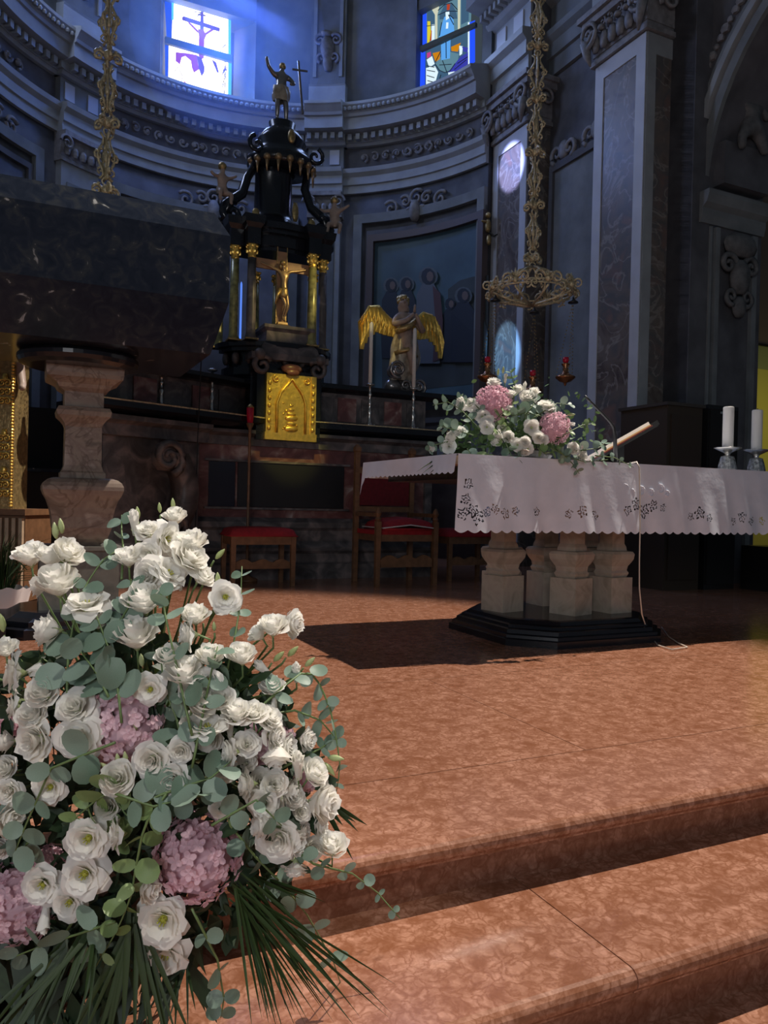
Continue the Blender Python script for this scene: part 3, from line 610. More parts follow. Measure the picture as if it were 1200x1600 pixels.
# ================================================================== HIGH ALTAR
ha = thing('high_altar', 'high altar of dark red and grey marble with stepped shelves along the apse', 'altar', 0, -.4, 0)
def prof_box(m, a0, a1, b0, prof, back=0.3):  # mouldings running along a, stepping out towards the nave
    P = [(back, prof[0][1])] + [(b0 - d, z) for d, z in prof] + [(back, prof[-1][1])]; n = len(P)
    vs = [(a0 - 0, b, z) for b, z in P] + [(a1, b, z) for b, z in P]
    return m.add(vs, [(i, (i + 1) % n, n + (i + 1) % n, n + i)[::-1] for i in range(n)] + [tuple(range(n)), tuple(range(n, 2 * n))[::-1]])
part(ha, 'plinth', prof_box(MB(), -1.0, 1.55, -.92, [(.10, .0), (.10, .14), (.06, .16), (.06, .24), (.09, .27), (.09, .30), (.03, .36), (.03, .46), (.06, .49), (.06, .54), (0, .58)]), altar_g)
part(ha, 'altar_front', MB().box(-.97, 1.5, -.90, .3, .58, 1.27), altar_m)
part(ha, 'antependium', MB().box(-.52, .54, -.935, -.89, .68, 1.09), panel_k)
part(ha, 'relic_niche', MB().box(-.79, -.55, -.935, -.89, .68, 1.09), pm('navy_niche', (.006, .010, .025), .3))
for a0, a1 in ((-1.0, -.92), (1.45, 1.53)): part(ha, 'altar_strip', MB().box(a0, a1, -.94, -.88, .56, 1.28), altar_g)
for z in (1.095, .655): part(ha, 'altar_edging', MB().box(-.83, .60, -.945, -.88, z, z + .02), altar_g)
part(ha, 'mensa_moulding', prof_box(MB(), -1.05, 1.58, -.92, [(.02, 1.25), (.02, 1.33), (.08, 1.36), (.08, 1.39), (.02, 1.40)]), altar_g)
part(ha, 'lower_shelf', prof_box(MB(), -.33, 1.70, -.88, [(.02, 1.395), (.10, 1.43), (.12, 1.45), (.12, 1.505), (0, 1.51)]), black_m)
part(ha, 'shelf_edge', MB().box(-.33, -.30, -.99, -.90, 1.50, 1.515).box(.2, 1.70, -1.005, -.90, 1.505, 1.515), brass)
m = MB().box(-.33, 1.55, -.72, .3, 1.50, 1.86)
gr = part(ha, 'shelf_wall', m, altar_g)
for k in range(5):
    a0 = .28 + k * .26; part(gr, 'shelf_panel', MB().box(a0, a0 + .2, -.735, -.71, 1.56, 1.80), altar_m if k % 2 else altar_g)
part(ha, 'upper_shelf', prof_box(MB(), .22, 1.92, -.66, [(.06, 1.84), (.12, 1.87), (.14, 1.88), (.14, 1.925), (0, 1.93)]), black_m)
# left wing of the altar turns towards the nave
LW = Matrix.Translation((-.33, -.88, 0)) @ Matrix.Rotation(rad(23), 4, 'Z')
def wing(name, x0, x1, y0, prof, mat, back=.5):
    m = MB(); P = [(back, prof[0][1])] + [(y0 - d, z) for d, z in prof] + [(back, prof[-1][1])]; n = len(P)
    m.add([(x0, y, z) for y, z in P] + [(x1, y, z) for y, z in P], [(i, (i + 1) % n, n + (i + 1) % n, n + i)[::-1] for i in range(n)] + [tuple(range(n)), tuple(range(n, 2 * n))[::-1]])
    return part(ha, name, m.xf(LW), mat)
wing('wing_shelf', -1.7, 0, 0, [(.02, 1.41), (.10, 1.44), (.12, 1.46), (.12, 1.505), (0, 1.51)], black_m)
wing('wing_shelf_edge', -1.7, 0, 0, [(.115, 1.505), (.125, 1.505), (.125, 1.517), (.115, 1.517)], brass, -.1)
wing('wing_wall', -1.62, 0, .16, [(0, 1.5), (0, 1.80)], altar_g)
wing('wing_upper_shelf', -1.62, 0, .12, [(.06, 1.80), (.12, 1.83), (.12, 1.865), (0, 1.87)], black_m)
wing('wing_moulding', -1.6, -.55, .03, [(.04, 1.24), (.04, 1.33), (.10, 1.36), (.10, 1.40), (.0, 1.41)], altar_g)
for k in range(5): part(ha, 'wing_panel', MB().box(-1.5 + k * .29, -1.28 + k * .29, .145, .17, 1.56, 1.76).xf(LW), altar_m if k % 2 else altar_g)
wing('wing_base', -1.5, -.58, .10, [(.10, 0), (.10, .3), (.05, .36), (0, .58), (0, 1.24)], altar_g)
# volute bracket carrying the left wing
vb = MB(); P = []
for k in range(25):
    t = k / 24; P.append(Vector((-1.02 + .16 * sin(t * 2.6 + .2), 0, 1.12 - t * .62)))
rings = []
for i, p in enumerate(P):
    w_ = .10 - .02 * sin(i / 24 * pi); rings.append([(p.x - w_, -.02, p.z), (p.x + w_, -.02, p.z), (p.x + w_, -.20, p.z), (p.x - w_, -.20, p.z)])
vb.stack(rings)
vb.scroll((-1.08, -.20, 1.08), .15, (-1, 0, 0), (0, 0, 1), 1.7, .035, 0); vb.scroll((-.98, -.20, .52), .11, (1, 0, 0), (0, 0, -1), 1.5, .03, 0)
vb.blob((-1.08, -.14, 1.08), .13, 1, .5, 1); vb.blob((-.98, -.14, .52), .09, 1, .5, 1)
part(ha, 'volute_bracket', vb.xf(LW), altar_g, smooth=True)
# tabernacle housing
part(ha, 'tabernacle_housing', MB().box(-.38, .25, -1.0, .1, 1.31, 1.97).box(-.42, .29, -.92, .1, 1.31, 2.12), black_m)
hp = MB(); hp.prism([(x, y) for x, y in ((-.44, -1.02), (.32, -1.02), (.32, .1), (-.44, .1))], 2.06, 2.12)
hp.sqstack([(.30, 2.10), (.27, 2.2), (.22, 2.26), (.22, 2.34), (.25, 2.37), (.25, 2.40)], (-.06, -.72, 0)); part(ha, 'tabernacle_cornice', hp, altar_g)
for sg in (-1, 1): part(ha, 'cornice_scroll', MB().scroll((-.06 + sg * .27, -1.0, 2.0), .10, (sg, 0, 0), (0, 0, 1), 1.4, .03).blob((-.06 + sg * .3, -1.0, 2.1), .06), altar_g, smooth=True)
# curved black base of the little temple
def halfround(r, b0, z0, z1, ex=1.25, n=18):
    return [[(-.09 + ex * r * cos(pi + pi * k / n), b0 + r * sin(pi + pi * k / n), z) for k in range(n + 1)] for z in (z0, z1)]
tb = MB()
for r, z0, z1 in ((.40, 1.93, 2.0), (.36, 2.0, 2.15), (.42, 2.15, 2.19), (.45, 2.19, 2.235)): tb.stack(halfround(r, -.55, z0, z1, 1.3))
te = thing('altar_temple', 'black marble temple of gilt-capped columns standing on the high altar', 'shrine', -.09, -.55, 1.93)
part(te, 'base', tb, black_m)
for k in range(9):
    t = pi + pi * (k + .5) / 9; part(te, 'base_bracket', MB().blob((-.09 + .50 * cos(t), -.55 + .39 * sin(t), 2.09), .045, .8, .8, 1.5, 8, 6), altar_g, smooth=True)
ggm = pm('gold_lit_green_marble', (.26, .25, .10), .3, .2, noise=.5, scale=20)  # yellow lamp light on the columns is put into this green
COLS = [(-.56, -.80), (-.43, -.92), (.17, -.92), (.32, -.80), (-.60, -.35), (.38, -.35), (-.17, -.12), (.06, -.12)]
for i, (a, b) in enumerate(COLS):
    zt = 3.13 - (.02 if i > 3 else 0)
    c = part(te, 'column', MB().lathe([(.058, 2.235), (.058, 2.26), (.05, 2.28), (.045, 2.30), (.045, 2.6), (.038, 3.0)], 14, (a, b, 0)), altar_g if i in (1, 3) else ggm, smooth=True)
    k = MB().lathe([(.034, 3.0), (.04, 3.01), (.036, 3.03), (.05, 3.10), (.058, zt)], 10, (a, b, 0))
    for j in range(6): k.blob((a + .045 * cos(j), b + .045 * sin(j), 3.06), .016, 1, 1, 1.6, 5, 4); k.blob((a + .052 * cos(j + .5), b + .052 * sin(j + .5), 3.105), .014, 1, 1, 1, 5, 4)
    part(c, 'capital', k, gold, smooth=False)
    part(c, 'column_base', MB().sqstack([(.062, 2.235), (.062, 2.25)], (a, b, 0)), gold_dk)
for a, b in ((-.495, -.80), (.245, -.80)): part(te, 'glass_rod', MB().lathe([(.010, 2.24), (.010, 2.78), (.003, 2.8)], 8, (a, b, 0)), glow('blue_lit_glass', (.12, .28, 1.0), .9))  # blue light on the rods is put in as emission
en = MB()
for r, z0, z1 in ((.38, 3.12, 3.16), (.40, 3.16, 3.27), (.44, 3.27, 3.31), (.47, 3.31, 3.37)): en.stack(halfround(r, -.50, z0, z1, 1.3))
for a, b in COLS[:4]: en.sqstack([(.062, 3.12), (.062, 3.27), (.09, 3.31), (.10, 3.38)], (a, b, 0))
part(te, 'entablature', en, black_m); dm = MB(); ca = onb(440, 230, -.42).x
def ringset(rs, c, sx=1.2): dm.stack([[(c + sx * r * cos(2 * pi * k / 20), -.42 + r * sin(2 * pi * k / 20), z) for k in range(20)] for r, z in rs])
ringset([(.42, 3.38), (.40, 3.42), (.26, 3.50), (.17, 3.56), (.15, 3.62), (.145, 4.0), (.17, 4.04)], -.09, 1.3)
ringset([(.26, 4.06), (.30, 4.10), (.31, 4.16), (.25, 4.22), (.20, 4.30), (.22, 4.36), (.16, 4.46), (.11, 4.50), (.12, 4.56), (.04, 4.60)], ca, 1.15)
part(te, 'dome', dm, black_m, smooth=True)
for k in range(9):
    t = pi + pi * (k + .5) / 9; vl = MB(); x0, y0 = ca + .33 * cos(t), -.42 + .29 * sin(t)
    vl.blob((x0, y0, 4.10), .04, 1, 1, .9, 6, 5); vl.tube([(x0, y0, 4.10), (x0, y0, 3.96)], [.025, .005], 5); part(te, 'gilt_tassel', vl, bronze, smooth=True)
for sg in (-1, 1):
    b_ = MB(); b_.tube([(-.09 + sg * .50, -.6, 3.42), (-.09 + sg * .50, -.6, 3.60), (-.09 + sg * .36, -.56, 3.72), (-.09 + sg * .30, -.52, 3.90), (ca + sg * .26, -.5, 4.12)], [.07, .06, .05, .045, .04], 8)
    part(te, 'roof_bracket', b_, black_m, smooth=True); part(te, 'silver_scroll', MB().scroll((ca + sg * .30, -.6, 4.22), .09, (sg, 0, 0), (0, 0, 1), 1.2, .022), slab_m, smooth=True)
for sg in (-1, 1):
    s_ = MB(); s_.scroll((-.09 + sg * .46, -.62, 3.50), .12, (sg, 0, 0), (0, 0, 1), 1.3, .04)
    part(te, 'roof_scroll', s_, slab_m, smooth=True)
    part(te, 'gilt_mask', MB().blob((-.09 + sg * .28, -.80, 3.46), .04, 1, .6, 1.5), gold_dk, smooth=True)
part(te, 'gilt_cartouche', MB().blob((.02, -.80, 3.55), .035, 1, .5, 3.0), gold_dk, smooth=True); part(te, 'gilt_cartouche', MB().blob((ca, -.74, 4.30), .04, 1, .6, 1.8), gold_dk, smooth=True)
# tabernacle with its gilt door
tn = thing('tabernacle', 'gilded tabernacle with a pointed arch door glowing yellow', 'tabernacle', -.055, -1.03, 1.31)
part(tn, 'frame', MB().box(-.30, -.25, -1.045, -.99, 1.31, 1.93).box(.14, .19, -1.045, -.99, 1.31, 1.93).box(-.25, .14, -1.03, -.99, 1.31, 1.93).box(-.31, .20, -1.05, -.99, 1.31, 1.38), gold)
dr = MB(); AP = [(-.18, 1.38), (.07, 1.38), (.07, 1.66), (.04, 1.74), (-.055, 1.86), (-.15, 1.74), (-.18, 1.66)]
dr.stack([[(x, y, z) for x, z in AP] for y in (-1.045, -1.03)])
d_ = part(tn, 'door', dr, gold); rb = MB()
rb.tube([(x, -1.05, z) for x, z in ((-.195, 1.38), (-.195, 1.66), (-.16, 1.76), (-.055, 1.89), (.05, 1.76), (.085, 1.66), (.085, 1.38))], .012, 6); part(d_, 'arch_rib', rb, gold, smooth=True)
rl = MB()
for z, r in ((1.42, .07), (1.47, .05), (1.52, .065), (1.56, .045), (1.60, .03), (1.64, .02)): rl.blob((-.055, -1.048, z), r, 1, .25, .42, 10, 6)
for i in range(14): rl.blob((-.055 + random.uniform(-.09, .09), -1.048, random.uniform(1.40, 1.70)), random.uniform(.008, .018), 1, .5, 1, 6, 4)
part(d_, 'door_relief', rl, gold, smooth=True, kind='stuff')
for sg in (-1, 1):
    q = MB()
    for i in range(7): q.blob((-.055 + sg * .215, -1.05, 1.42 + i * .07), .018, 1, .5, 1.3, 6, 5)
    q.scroll((-.055 + sg * .15, -1.04, 1.88), .035, (sg, 0, 0), (0, 0, 1), 1.2, .008); part(tn, 'leaf_ornament', q, gold, smooth=True)
part(tn, 'pediment', MB().blob((-.05, -1.02, 1.99), .10, 1.1, .5, .45).blob((-.05, -1.06, 1.95), .05, 1.4, .5, .6), altar_m, smooth=True)
# crucifix
cr = thing('crucifix', 'wooden crucifix with bronze figure standing inside the altar temple', 'crucifix', -.11, -.88, 2.40)
part(cr, 'cross', MB().box(-.17, -.08, -.875, -.85, 2.37, 3.30).box(-.45, -.17, -.875, -.85, 2.94, 3.03).box(-.08, .18, -.875, -.85, 2.94, 3.03), cross_w)
part(cr, 'cross_edge', MB().box(-.178, -.17, -.88, -.85, 2.4, 3.305).box(-.08, -.072, -.88, -.85, 2.4, 3.305).box(-.178, -.072, -.88, -.85, 3.30, 3.308), gold_dk)
part(cr, 'cross_stand', MB().sqstack([(.075, 2.375), (.075, 2.40), (.05, 2.42), (.045, 2.44)], (-.12, -.88, 0)), bronze)
N_ = [(-.115, -.90, 2.74, .030), (-.115, -.91, 2.80, .032), (-.11, -.905, 2.88, .040), (-.115, -.905, 2.945, .018), (-.13, -.925, 2.985, .030),
      (-.17, -.90, 2.93, .016), (-.25, -.89, 2.96, .012), (-.34, -.885, 2.985, .009), (-.06, -.90, 2.93, .016), (.02, -.89, 2.95, .012), (.12, -.885, 2.98, .009),
      (-.14, -.92, 2.70, .025), (-.10, -.94, 2.60, .019), (-.115, -.90, 2.50, .013), (-.11, -.915, 2.455, .010), (-.09, -.92, 2.70, .025), (-.08, -.945, 2.59, .019), (-.10, -.91, 2.50, .013), (-.10, -.925, 2.45, .010)]
E_ = [(0, 1), (1, 2), (2, 3), (3, 4), (2, 5), (5, 6), (6, 7), (2, 8), (8, 9), (9, 10), (0, 11), (11, 12), (12, 13), (13, 14), (0, 15), (15, 16), (16, 17), (17, 18)]
skin(cr, 'corpus', N_, E_, bronze)
hr = MB().blob((-.13, -.92, 3.0), .030, 1, .9, .9).blob((-.145, -.905, 2.975), .02, 1, 1, 1.5); part(cr, 'hair', hr, gold_dk, smooth=True)
lc = MB().lathe([(.040, 2.67), (.046, 2.70), (.043, 2.74), (.036, 2.765)], 10, (-.115, -.915, 0)); lc.tube([(-.155, -.93, 2.75), (-.185, -.94, 2.68), (-.20, -.93, 2.60)], [.02, .018, .006], 6); part(cr, 'loincloth', lc, gold_dk, smooth=True)
# ---- winged angel on the right end
ag = thing('angel_statue', 'praying angel statue with gilded wings on a silver cloud', 'statue', 1.38, -.55, 1.93)
A0, B0 = 1.36, -.55
cl = MB()
for x, y, z, r in ((-.12, 0, 2.0, .10), (.03, -.05, 1.98, .09), (.15, 0, 2.0, .10), (0, .06, 2.03, .12), (-.1, -.03, 2.15, .11), (.08, .02, 2.08, .09)): cl.blob((A0 + x, B0 + y, z), r, 1, .8, .8, 12, 8)
cd_ = part(ag, 'cloud', cl, cloud_p, smooth=True); sc = MB()
sc.scroll((A0 - .12, B0 - .12, 2.17), .10, (1, 0, 0), (0, 0, 1), 1.8, .018); sc.scroll((A0 + .15, B0 - .09, 2.01), .085, (-1, 0, 0), (0, 0, 1), 1.7, .016); sc.scroll((A0 - .03, B0 - .13, 2.0), .06, (-1, 0, 0), (0, 0, 1), 1.6, .014)
part(cd_, 'cloud_scroll', sc, cloud_p, smooth=True)
def robe(u_, v_):
    z = 2.06 + v_ * .62; t = 2 * pi * u_; sw = .05 * sin(v_ * 3.0) ; r = .115 + .05 * sin(v_ * pi * 1.1) - .045 * v_
    r *= 1 + .10 * sin(t * 6 + v_ * 5) + .05 * sin(t * 11 - v_ * 8)
    return (A0 + sw - .03 + r * 1.1 * cos(t), B0 + r * .8 * sin(t), z)
part(ag, 'robe', MB().grid(robe, 48, 18), robe_p, smooth=True)
N_ = [(A0 + .0, B0, 2.60, .09), (A0 + .01, B0 - .01, 2.72, .085), (A0 + .0, B0, 2.80, .04), (A0 - .03, B0 - .02, 2.87, .058), (A0 - .035, B0 - .03, 2.93, .055),
      (A0 - .10, B0 - .03, 2.74, .042), (A0 - .17, B0 - .08, 2.64, .036), (A0 - .06, B0 - .16, 2.68, .026), (A0 + .02, B0 - .19, 2.76, .018),
      (A0 + .12, B0 - .02, 2.73, .045), (A0 + .19, B0 - .08, 2.60, .038), (A0 + .10, B0 - .16, 2.66, .026), (A0 + .035, B0 - .19, 2.76, .018),
      (A0 - .02, B0 - .10, 2.45, .055), (A0 + .03, B0 - .14, 2.30, .045), (A0 + .06, B0 - .10, 2.16, .035), (A0 + .05, B0 - .15, 2.12, .025)]
E_ = [(0, 1), (1, 2), (2, 3), (3, 4), (1, 5), (5, 6), (6, 7), (7, 8), (1, 9), (9, 10), (10, 11), (11, 12), (0, 13), (13, 14), (14, 15), (15, 16)]
skin(ag, 'body', N_, E_, skin_p, 2)
hd = MB()
for x, z in ((.018, 2.79), (.026, 2.80), (.034, 2.795)):
    hd.tube([(A0 + x - .01, B0 - .195, 2.765), (A0 + x - .008, B0 - .20, z + .02), (A0 + x - .006, B0 - .198, z + .05)], [.008, .007, .004], 6)
part(ag, 'praying_fingers', hd, skin_p, smooth=True)
fc = MB().blob((A0 - .045, B0 - .085, 2.905), .012, 1, 1, 1.5).blob((A0 - .07, B0 - .07, 2.92), .008).blob((A0 - .025, B0 - .08, 2.92), .008).blob((A0 - .045, B0 - .08, 2.878), .011, 1.4, .6, .5); part(ag, 'face', fc, skin_p, smooth=True)
hr = MB()
for i in range(16):
    t = i * 2.4; hr.blob((A0 - .02 + .05 * cos(t), B0 + .01 + .04 * sin(t), 2.93 + .03 * sin(i)), .028, 1, 1, 1.1, 6, 5)
hr.blob((A0 - .02, B0 + .02, 2.94), .06); part(ag, 'hair', hr, gold_dk, smooth=True)
part(ag, 'sash', MB().tube([(A0 - .15, B0 - .10, 2.56), (A0 - .02, B0 - .16, 2.62), (A0 + .08, B0 - .13, 2.72)], [.03, .035, .02], 8).tube([(A0 - .14, B0 - .06, 2.34), (A0 - .02, B0 - .14, 2.38), (A0 + .10, B0 - .12, 2.32)], [.025, .03, .02], 8), gold_dk, smooth=True)
for sg in (-1, 1):
    wm = MB(); root_ = Vector((A0 + sg * .10, B0 + .06, 2.70))
    top = [root_ + Vector((sg * x, .03, z)) for x, z in ((0, 0), (.10, .06), (.18, .13), (.27, .12), (.33, .03))]
    wm.tube(top, [.03, .035, .04, .035, .02], 8)
    for row, (ln, n_, off_) in enumerate(((.30, 9, .03), (.20, 9, .0), (.11, 8, -.03))):
        for k in range(n_):
            t = k / (n_ - 1) * 3.99; i = min(int(t), 3); p = top[i].lerp(top[i + 1], t - i) if i < 3 else top[3].lerp(top[4], t - 3)
            L = ln * (.55 + .75 * k / n_); q = p + Vector((sg * .05 * k / n_, 0, -L)); mid = p.lerp(q, .5) + Vector((sg * .02, 0, 0))
            wd_ = .042 - .006 * row
            vs = [p + Vector((-wd_ * .7, off_ * -1 - .02, 0)), p + Vector((wd_ * .7, -off_ - .02, 0)), mid + Vector((wd_, -off_ - .035, 0)), q + Vector((wd_ * .5, -off_ - .02, 0)), q + Vector((-wd_ * .5, -off_ - .02, 0)), mid + Vector((-wd_, -off_ - .035, 0))]
            wm.stack([[tuple(v_) for v_ in vs], [tuple(v_ + Vector((0, .02, 0))) for v_ in vs]])
    part(ag, 'wing', wm, gold)
# ---- crowning statue and two putti on the temple
def small_figure(name, label, a, b, z, h, pose, mat, rot=0):
    t = thing(name, label, 'statue', a, b, z, rot); s_ = h
    L = lambda x, y, q, r: (x * s_, y * s_, q * s_, r * s_)
    if pose == 'stand':
        N = [L(0, 0, .52, .09), L(0, 0, .66, .085), L(.01, 0, .80, .09), L(.01, 0, .88, .035), L(.02, -.02, .95, .06), L(-.14, 0, .80, .045), L(-.26, -.05, .90, .035), L(-.30, -.06, 1.05, .03), L(.15, -.02, .78, .045), L(.22, -.1, .66, .035), L(.12, -.15, .62, .03),
             L(-.06, 0, .45, .07), L(-.07, -.05, .24, .05), L(-.06, 0, .03, .035), L(-.07, -.06, .02, .03), L(.07, 0, .45, .07), L(.10, -.02, .24, .05), L(.12, .03, .03, .035), L(.13, -.04, .02, .03)]
    else:
        N = [L(0, 0, .22, .13), L(-.02, -.03, .38, .12), L(-.03, -.04, .55, .12), L(-.03, -.05, .68, .05), L(-.04, -.07, .82, .11), L(-.18, -.06, .55, .06), L(-.34, -.10, .50, .045), L(-.46, -.1, .58, .04), L(.14, -.05, .56, .06), L(.30, -.1, .64, .045), L(.42, -.1, .72, .04),
             L(-.10, -.06, .14, .09), L(-.2, -.22, .10, .07), L(-.22, -.24, -.14, .05), L(-.23, -.3, -.18, .04), L(.10, -.06, .14, .09), L(.16, -.24, .08, .07), L(.12, -.26, -.16, .05), L(.12, -.32, -.2, .04)]
    E = [(0, 1), (1, 2), (2, 3), (3, 4), (2, 5), (5, 6), (6, 7), (2, 8), (8, 9), (9, 10), (0, 11), (11, 12), (12, 13), (13, 14), (0, 15), (15, 16), (16, 17), (17, 18)]
    skin(t, 'body', N, E, mat, 1, True)
    hp_ = N[4]; hm = MB().blob((hp_[0], hp_[1] + .02 * s_, hp_[2] + .03 * s_), .065 * s_ if pose == 'stand' else .12 * s_); part(t, 'hair', hm, gold_dk, True, True)
    dr_ = MB()
    def dg(u_, v_): r = s_ * (.13 + .03 * sin(v_ * 3)); q = 2 * pi * u_; r *= 1 + .12 * sin(5 * q + 4 * v_); zz = s_ * ((.34 if pose == 'stand' else .08) + .26 * v_); return (r * cos(q), r * .8 * sin(q), zz)
    part(t, 'drapery', dr_.grid(dg, 24, 6), robe_p, True, True); return t
cs_ = small_figure('crowning_statue', 'small risen figure holding a staff on top of the altar temple dome', ca - .02, -.42, 4.59, .56, 'stand', cloud_p)
part(cs_, 'staff', MB().tube([(.22, -.05, .1), (.16, -.05, .62)], .012).tube([(.10, -.05, .52), (.26, -.05, .54)], .010), cloud_p, True)
small_figure('putto_statue', 'seated putto with a gilt bunch on the left roof scroll of the altar temple', -.68, -.72, 3.58, .34, 'sit', skin_p, .4)
small_figure('putto_statue', 'putto beside a gilded leaf on the right roof scroll of the altar temple', .47, -.72, 3.48, .34, 'sit', skin_p, -.4)
# ---- candles on the shelves
def tall_candle(label, a, b, z, H, r=.018, grp=None, base_h=.45):
    t = thing('shelf_candlestick', label, 'candlestick', a, b, z, 0, grp)
    s_ = base_h
    part(t, 'candlestick', MB().lathe([(.055, 0), (.06, .01), (.04, .03), (.022, .06 * 1), (.016, .12), (.028, .15), (.016, .18), (.014, s_ * .5), (.024, s_ * .54), (.014, s_ * .58), (.013, s_ * .7), (.024, s_ * .74), (.013, s_ * .78), (.014, s_ * .92), (.045, s_ * .95), (.048, s_ * .97), (.02, s_)], 14), silver, True, True)
    ft = MB()
    for k in range(3): ft.blob((.055 * cos(k * 2.1), .055 * sin(k * 2.1), .02), .02, 1, 1, 1)
    part(t, 'foot', ft, silver, True, True)
    if H: part(t, 'candle', MB().lathe([(r, s_), (r, s_ + H * .97), (r * .5, s_ + H)], 12), wax, True, True); part(t, 'wick', MB().tube([(0, 0, s_ + H), (0, 0, s_ + H + .012)], .0025), black_p, True)
    return t
tall_candle('tall white candle left of the angel statue on the lower altar shelf', .86, -.80, 1.515, .62, .02)
tall_candle('tall white candle in front of the angel statue on the lower altar shelf', 1.36, -.80, 1.515, .62, .02)
tall_candle('empty candlestick on the far left of the altar shelf beside the pulpit column', -1.26, -1.12, 1.515, 0, base_h=.30)
tall_candle('empty twisted candlestick on the left altar shelf below the black pulpit block', -.78, -.93, 1.515, 0, base_h=.42)
vt = thing('votive_light', 'red glass votive light on a thin floor stand before the high altar', 'votive light', -.47, -1.12, 0)
part(vt, 'stand', MB().lathe([(.10, 0), (.10, .02), (.03, .05), (.013, .08), (.013, 1.38), (.03, 1.42), (.035, 1.44)], 12), wood, True, True)
part(vt, 'glass', MB().lathe([(.025, 1.44), (.032, 1.50), (.034, 1.58), (.030, 1.58), (.028, 1.46)], 14), ruby, True, True)
part(vt, 'lid', MB().lathe([(.036, 1.58), (.02, 1.6), (.006, 1.615)], 10), gold_dk, True, True)
solo('hanging_cable', 'thin black cable hanging down in front of the left altar wing', 'cable', MB().tube([(-.96, -1.30, 1.95), (-.97, -1.30, 1.5), (-.98, -1.31, 1.2), (-.985, -1.33, .6), (-1.0, -1.36, .02)], .005), black_p, -.98, -1.30, 0)
# choir stalls behind the pulpit column
ch_ = thing('choir_stall', 'black wooden choir stall in the dark behind the pulpit column', 'bench', -2.0, .2, 0)
part(ch_, 'backrest', MB().box(-2.9, -1.42, .1, .2, 0, 1.58), black_p); part(ch_, 'seat', MB().box(-2.9, -1.42, -.35, .1, .42, .48), black_p)
part(ch_, 'desk', MB().box(-2.9, -1.5, -.42, -.36, 0, .95), black_p); part(ch_, 'ledge', MB().box(-2.9, -1.48, -.46, -.30, .95, .98), slab_m)
# ================================================================== CHAIRS
def stool(label, a, b):
    t = thing('stool', label, 'stool', a, b, 0); w, d = .29, .19
    for sx in (-1, 1):
        for sy in (-1, 1): part(t, 'leg', MB().sqstack([(.018, 0), (.022, .43)], (sx * (w - .025), sy * (d - .025), 0)), wood, True)
    part(t, 'rail', MB().box(-w + .03, w - .03, -d + .01, -d + .035, .36, .43).box(-w + .03, w - .03, d - .035, d - .01, .36, .43).box(-w + .01, -w + .035, -d + .03, d - .03, .36, .43).box(w - .035, w - .01, -d + .03, d - .03, .36, .43), wood, True)
    st = MB(); P = []
    for k in range(17): x = -w + .04 + (2 * w - .08) * k / 16; P.append((x, .20 + .035 * abs(sin(k / 16 * pi * 3))))
    st.stack([[(x, y, z) for x, z in P] + [(x, y, .15) for x, z in P[::-1]] for y in (-d + .04, -d + .06)]); part(t, 'carved_stretcher', st, wood, True)
    cu = MB()
    def cf(u_, v_): x = (u_ * 2 - 1); y = (v_ * 2 - 1); e = (1 - abs(x) ** 6) * (1 - abs(y) ** 6); return (x * (w + .01), y * (d + .01), .435 + .075 * max(e, 0) ** .35)
    cu.grid(cf, 20, 14); cu.box(-w - .01, w + .01, -d - .01, d + .01, .43, .437); part(t, 'cushion', cu, red_v, True, True)
stool('backless wooden stool with a red velvet seat before the high altar', -.45, -1.40)
def armchair(label, a, b, rot=0, cush=True):
    t = thing('armchair', label, 'chair', a, b, 0, rot); w, d = .29, .25
    for sx in (-1, 1):
        part(t, 'leg', MB().sqstack([(.020, 0), (.024, .58)], (sx * w, -d, 0)).lathe([(.018, .58), (.028, .60), (.018, .62), (.03, .65), (.02, .68), (.008, .70)], 10, (sx * w, -d, 0)), wood, True)
        part(t, 'leg', MB().sqstack([(.022, 0), (.024, 1.22), (.03, 1.23), (.03, 1.26), (.01, 1.29)], (sx * w, d, 0)), wood, True)
        part(t, 'armrest', MB().box(sx * w - .02, sx * w + .02, -d + .03, d, .62, .655), wood, True)
    part(t, 'seat', MB().box(-w + .02, w - .02, -d + .02, d, .40, .46), wood, True)
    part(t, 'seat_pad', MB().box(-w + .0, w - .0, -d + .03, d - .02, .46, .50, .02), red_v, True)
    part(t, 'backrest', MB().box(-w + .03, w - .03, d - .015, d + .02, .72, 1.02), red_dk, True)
    part(t, 'back_rail', MB().box(-w + .02, w - .02, d - .02, d + .02, .66, .71), wood, True); part(t, 'back_rail', MB().box(-w + .02, w - .02, d - .02, d + .02, 1.02, 1.08), wood, True)
    st = MB(); P = [(-w + .03 + (2 * w - .06) * k / 16, .24 + .04 * abs(sin(k / 16 * pi * 3))) for k in range(17)]
    st.stack([[(x, y, z) for x, z in P] + [(x, y, .17) for x, z in P[::-1]] for y in (-d - .01, -d + .01)]); part(t, 'carved_stretcher', st, wood, True)
    return t
armchair('wooden armchair with red velvet back left of the white draped altar', .81, -1.55)
stool('backless red-seated stool half hidden behind the draped altar table pillars', 1.72, -1.30)
lc = thing('loose_cushion', 'loose red cushion with white piping on the armchair seat', 'cushion', .84, -1.58, .50)
def cf(u_, v_): x = (u_ * 2 - 1); y = (v_ * 2 - 1); e = max((1 - abs(x) ** 5) * (1 - abs(y) ** 5), 0); return (x * .27, y * .23, .02 + .07 * e ** .4 + .03 * (1 - abs(x)))
part(lc, 'cushion_pad', MB().grid(cf, 18, 14).box(-.26, .26, -.22, .22, .0, .02), red_v, True, True)
part(lc, 'piping', MB().tube([cf(k / 16, 0) for k in range(17)], .006, 6).tube([cf(0, k / 8) for k in range(9)], .006, 6), trim_w, True)
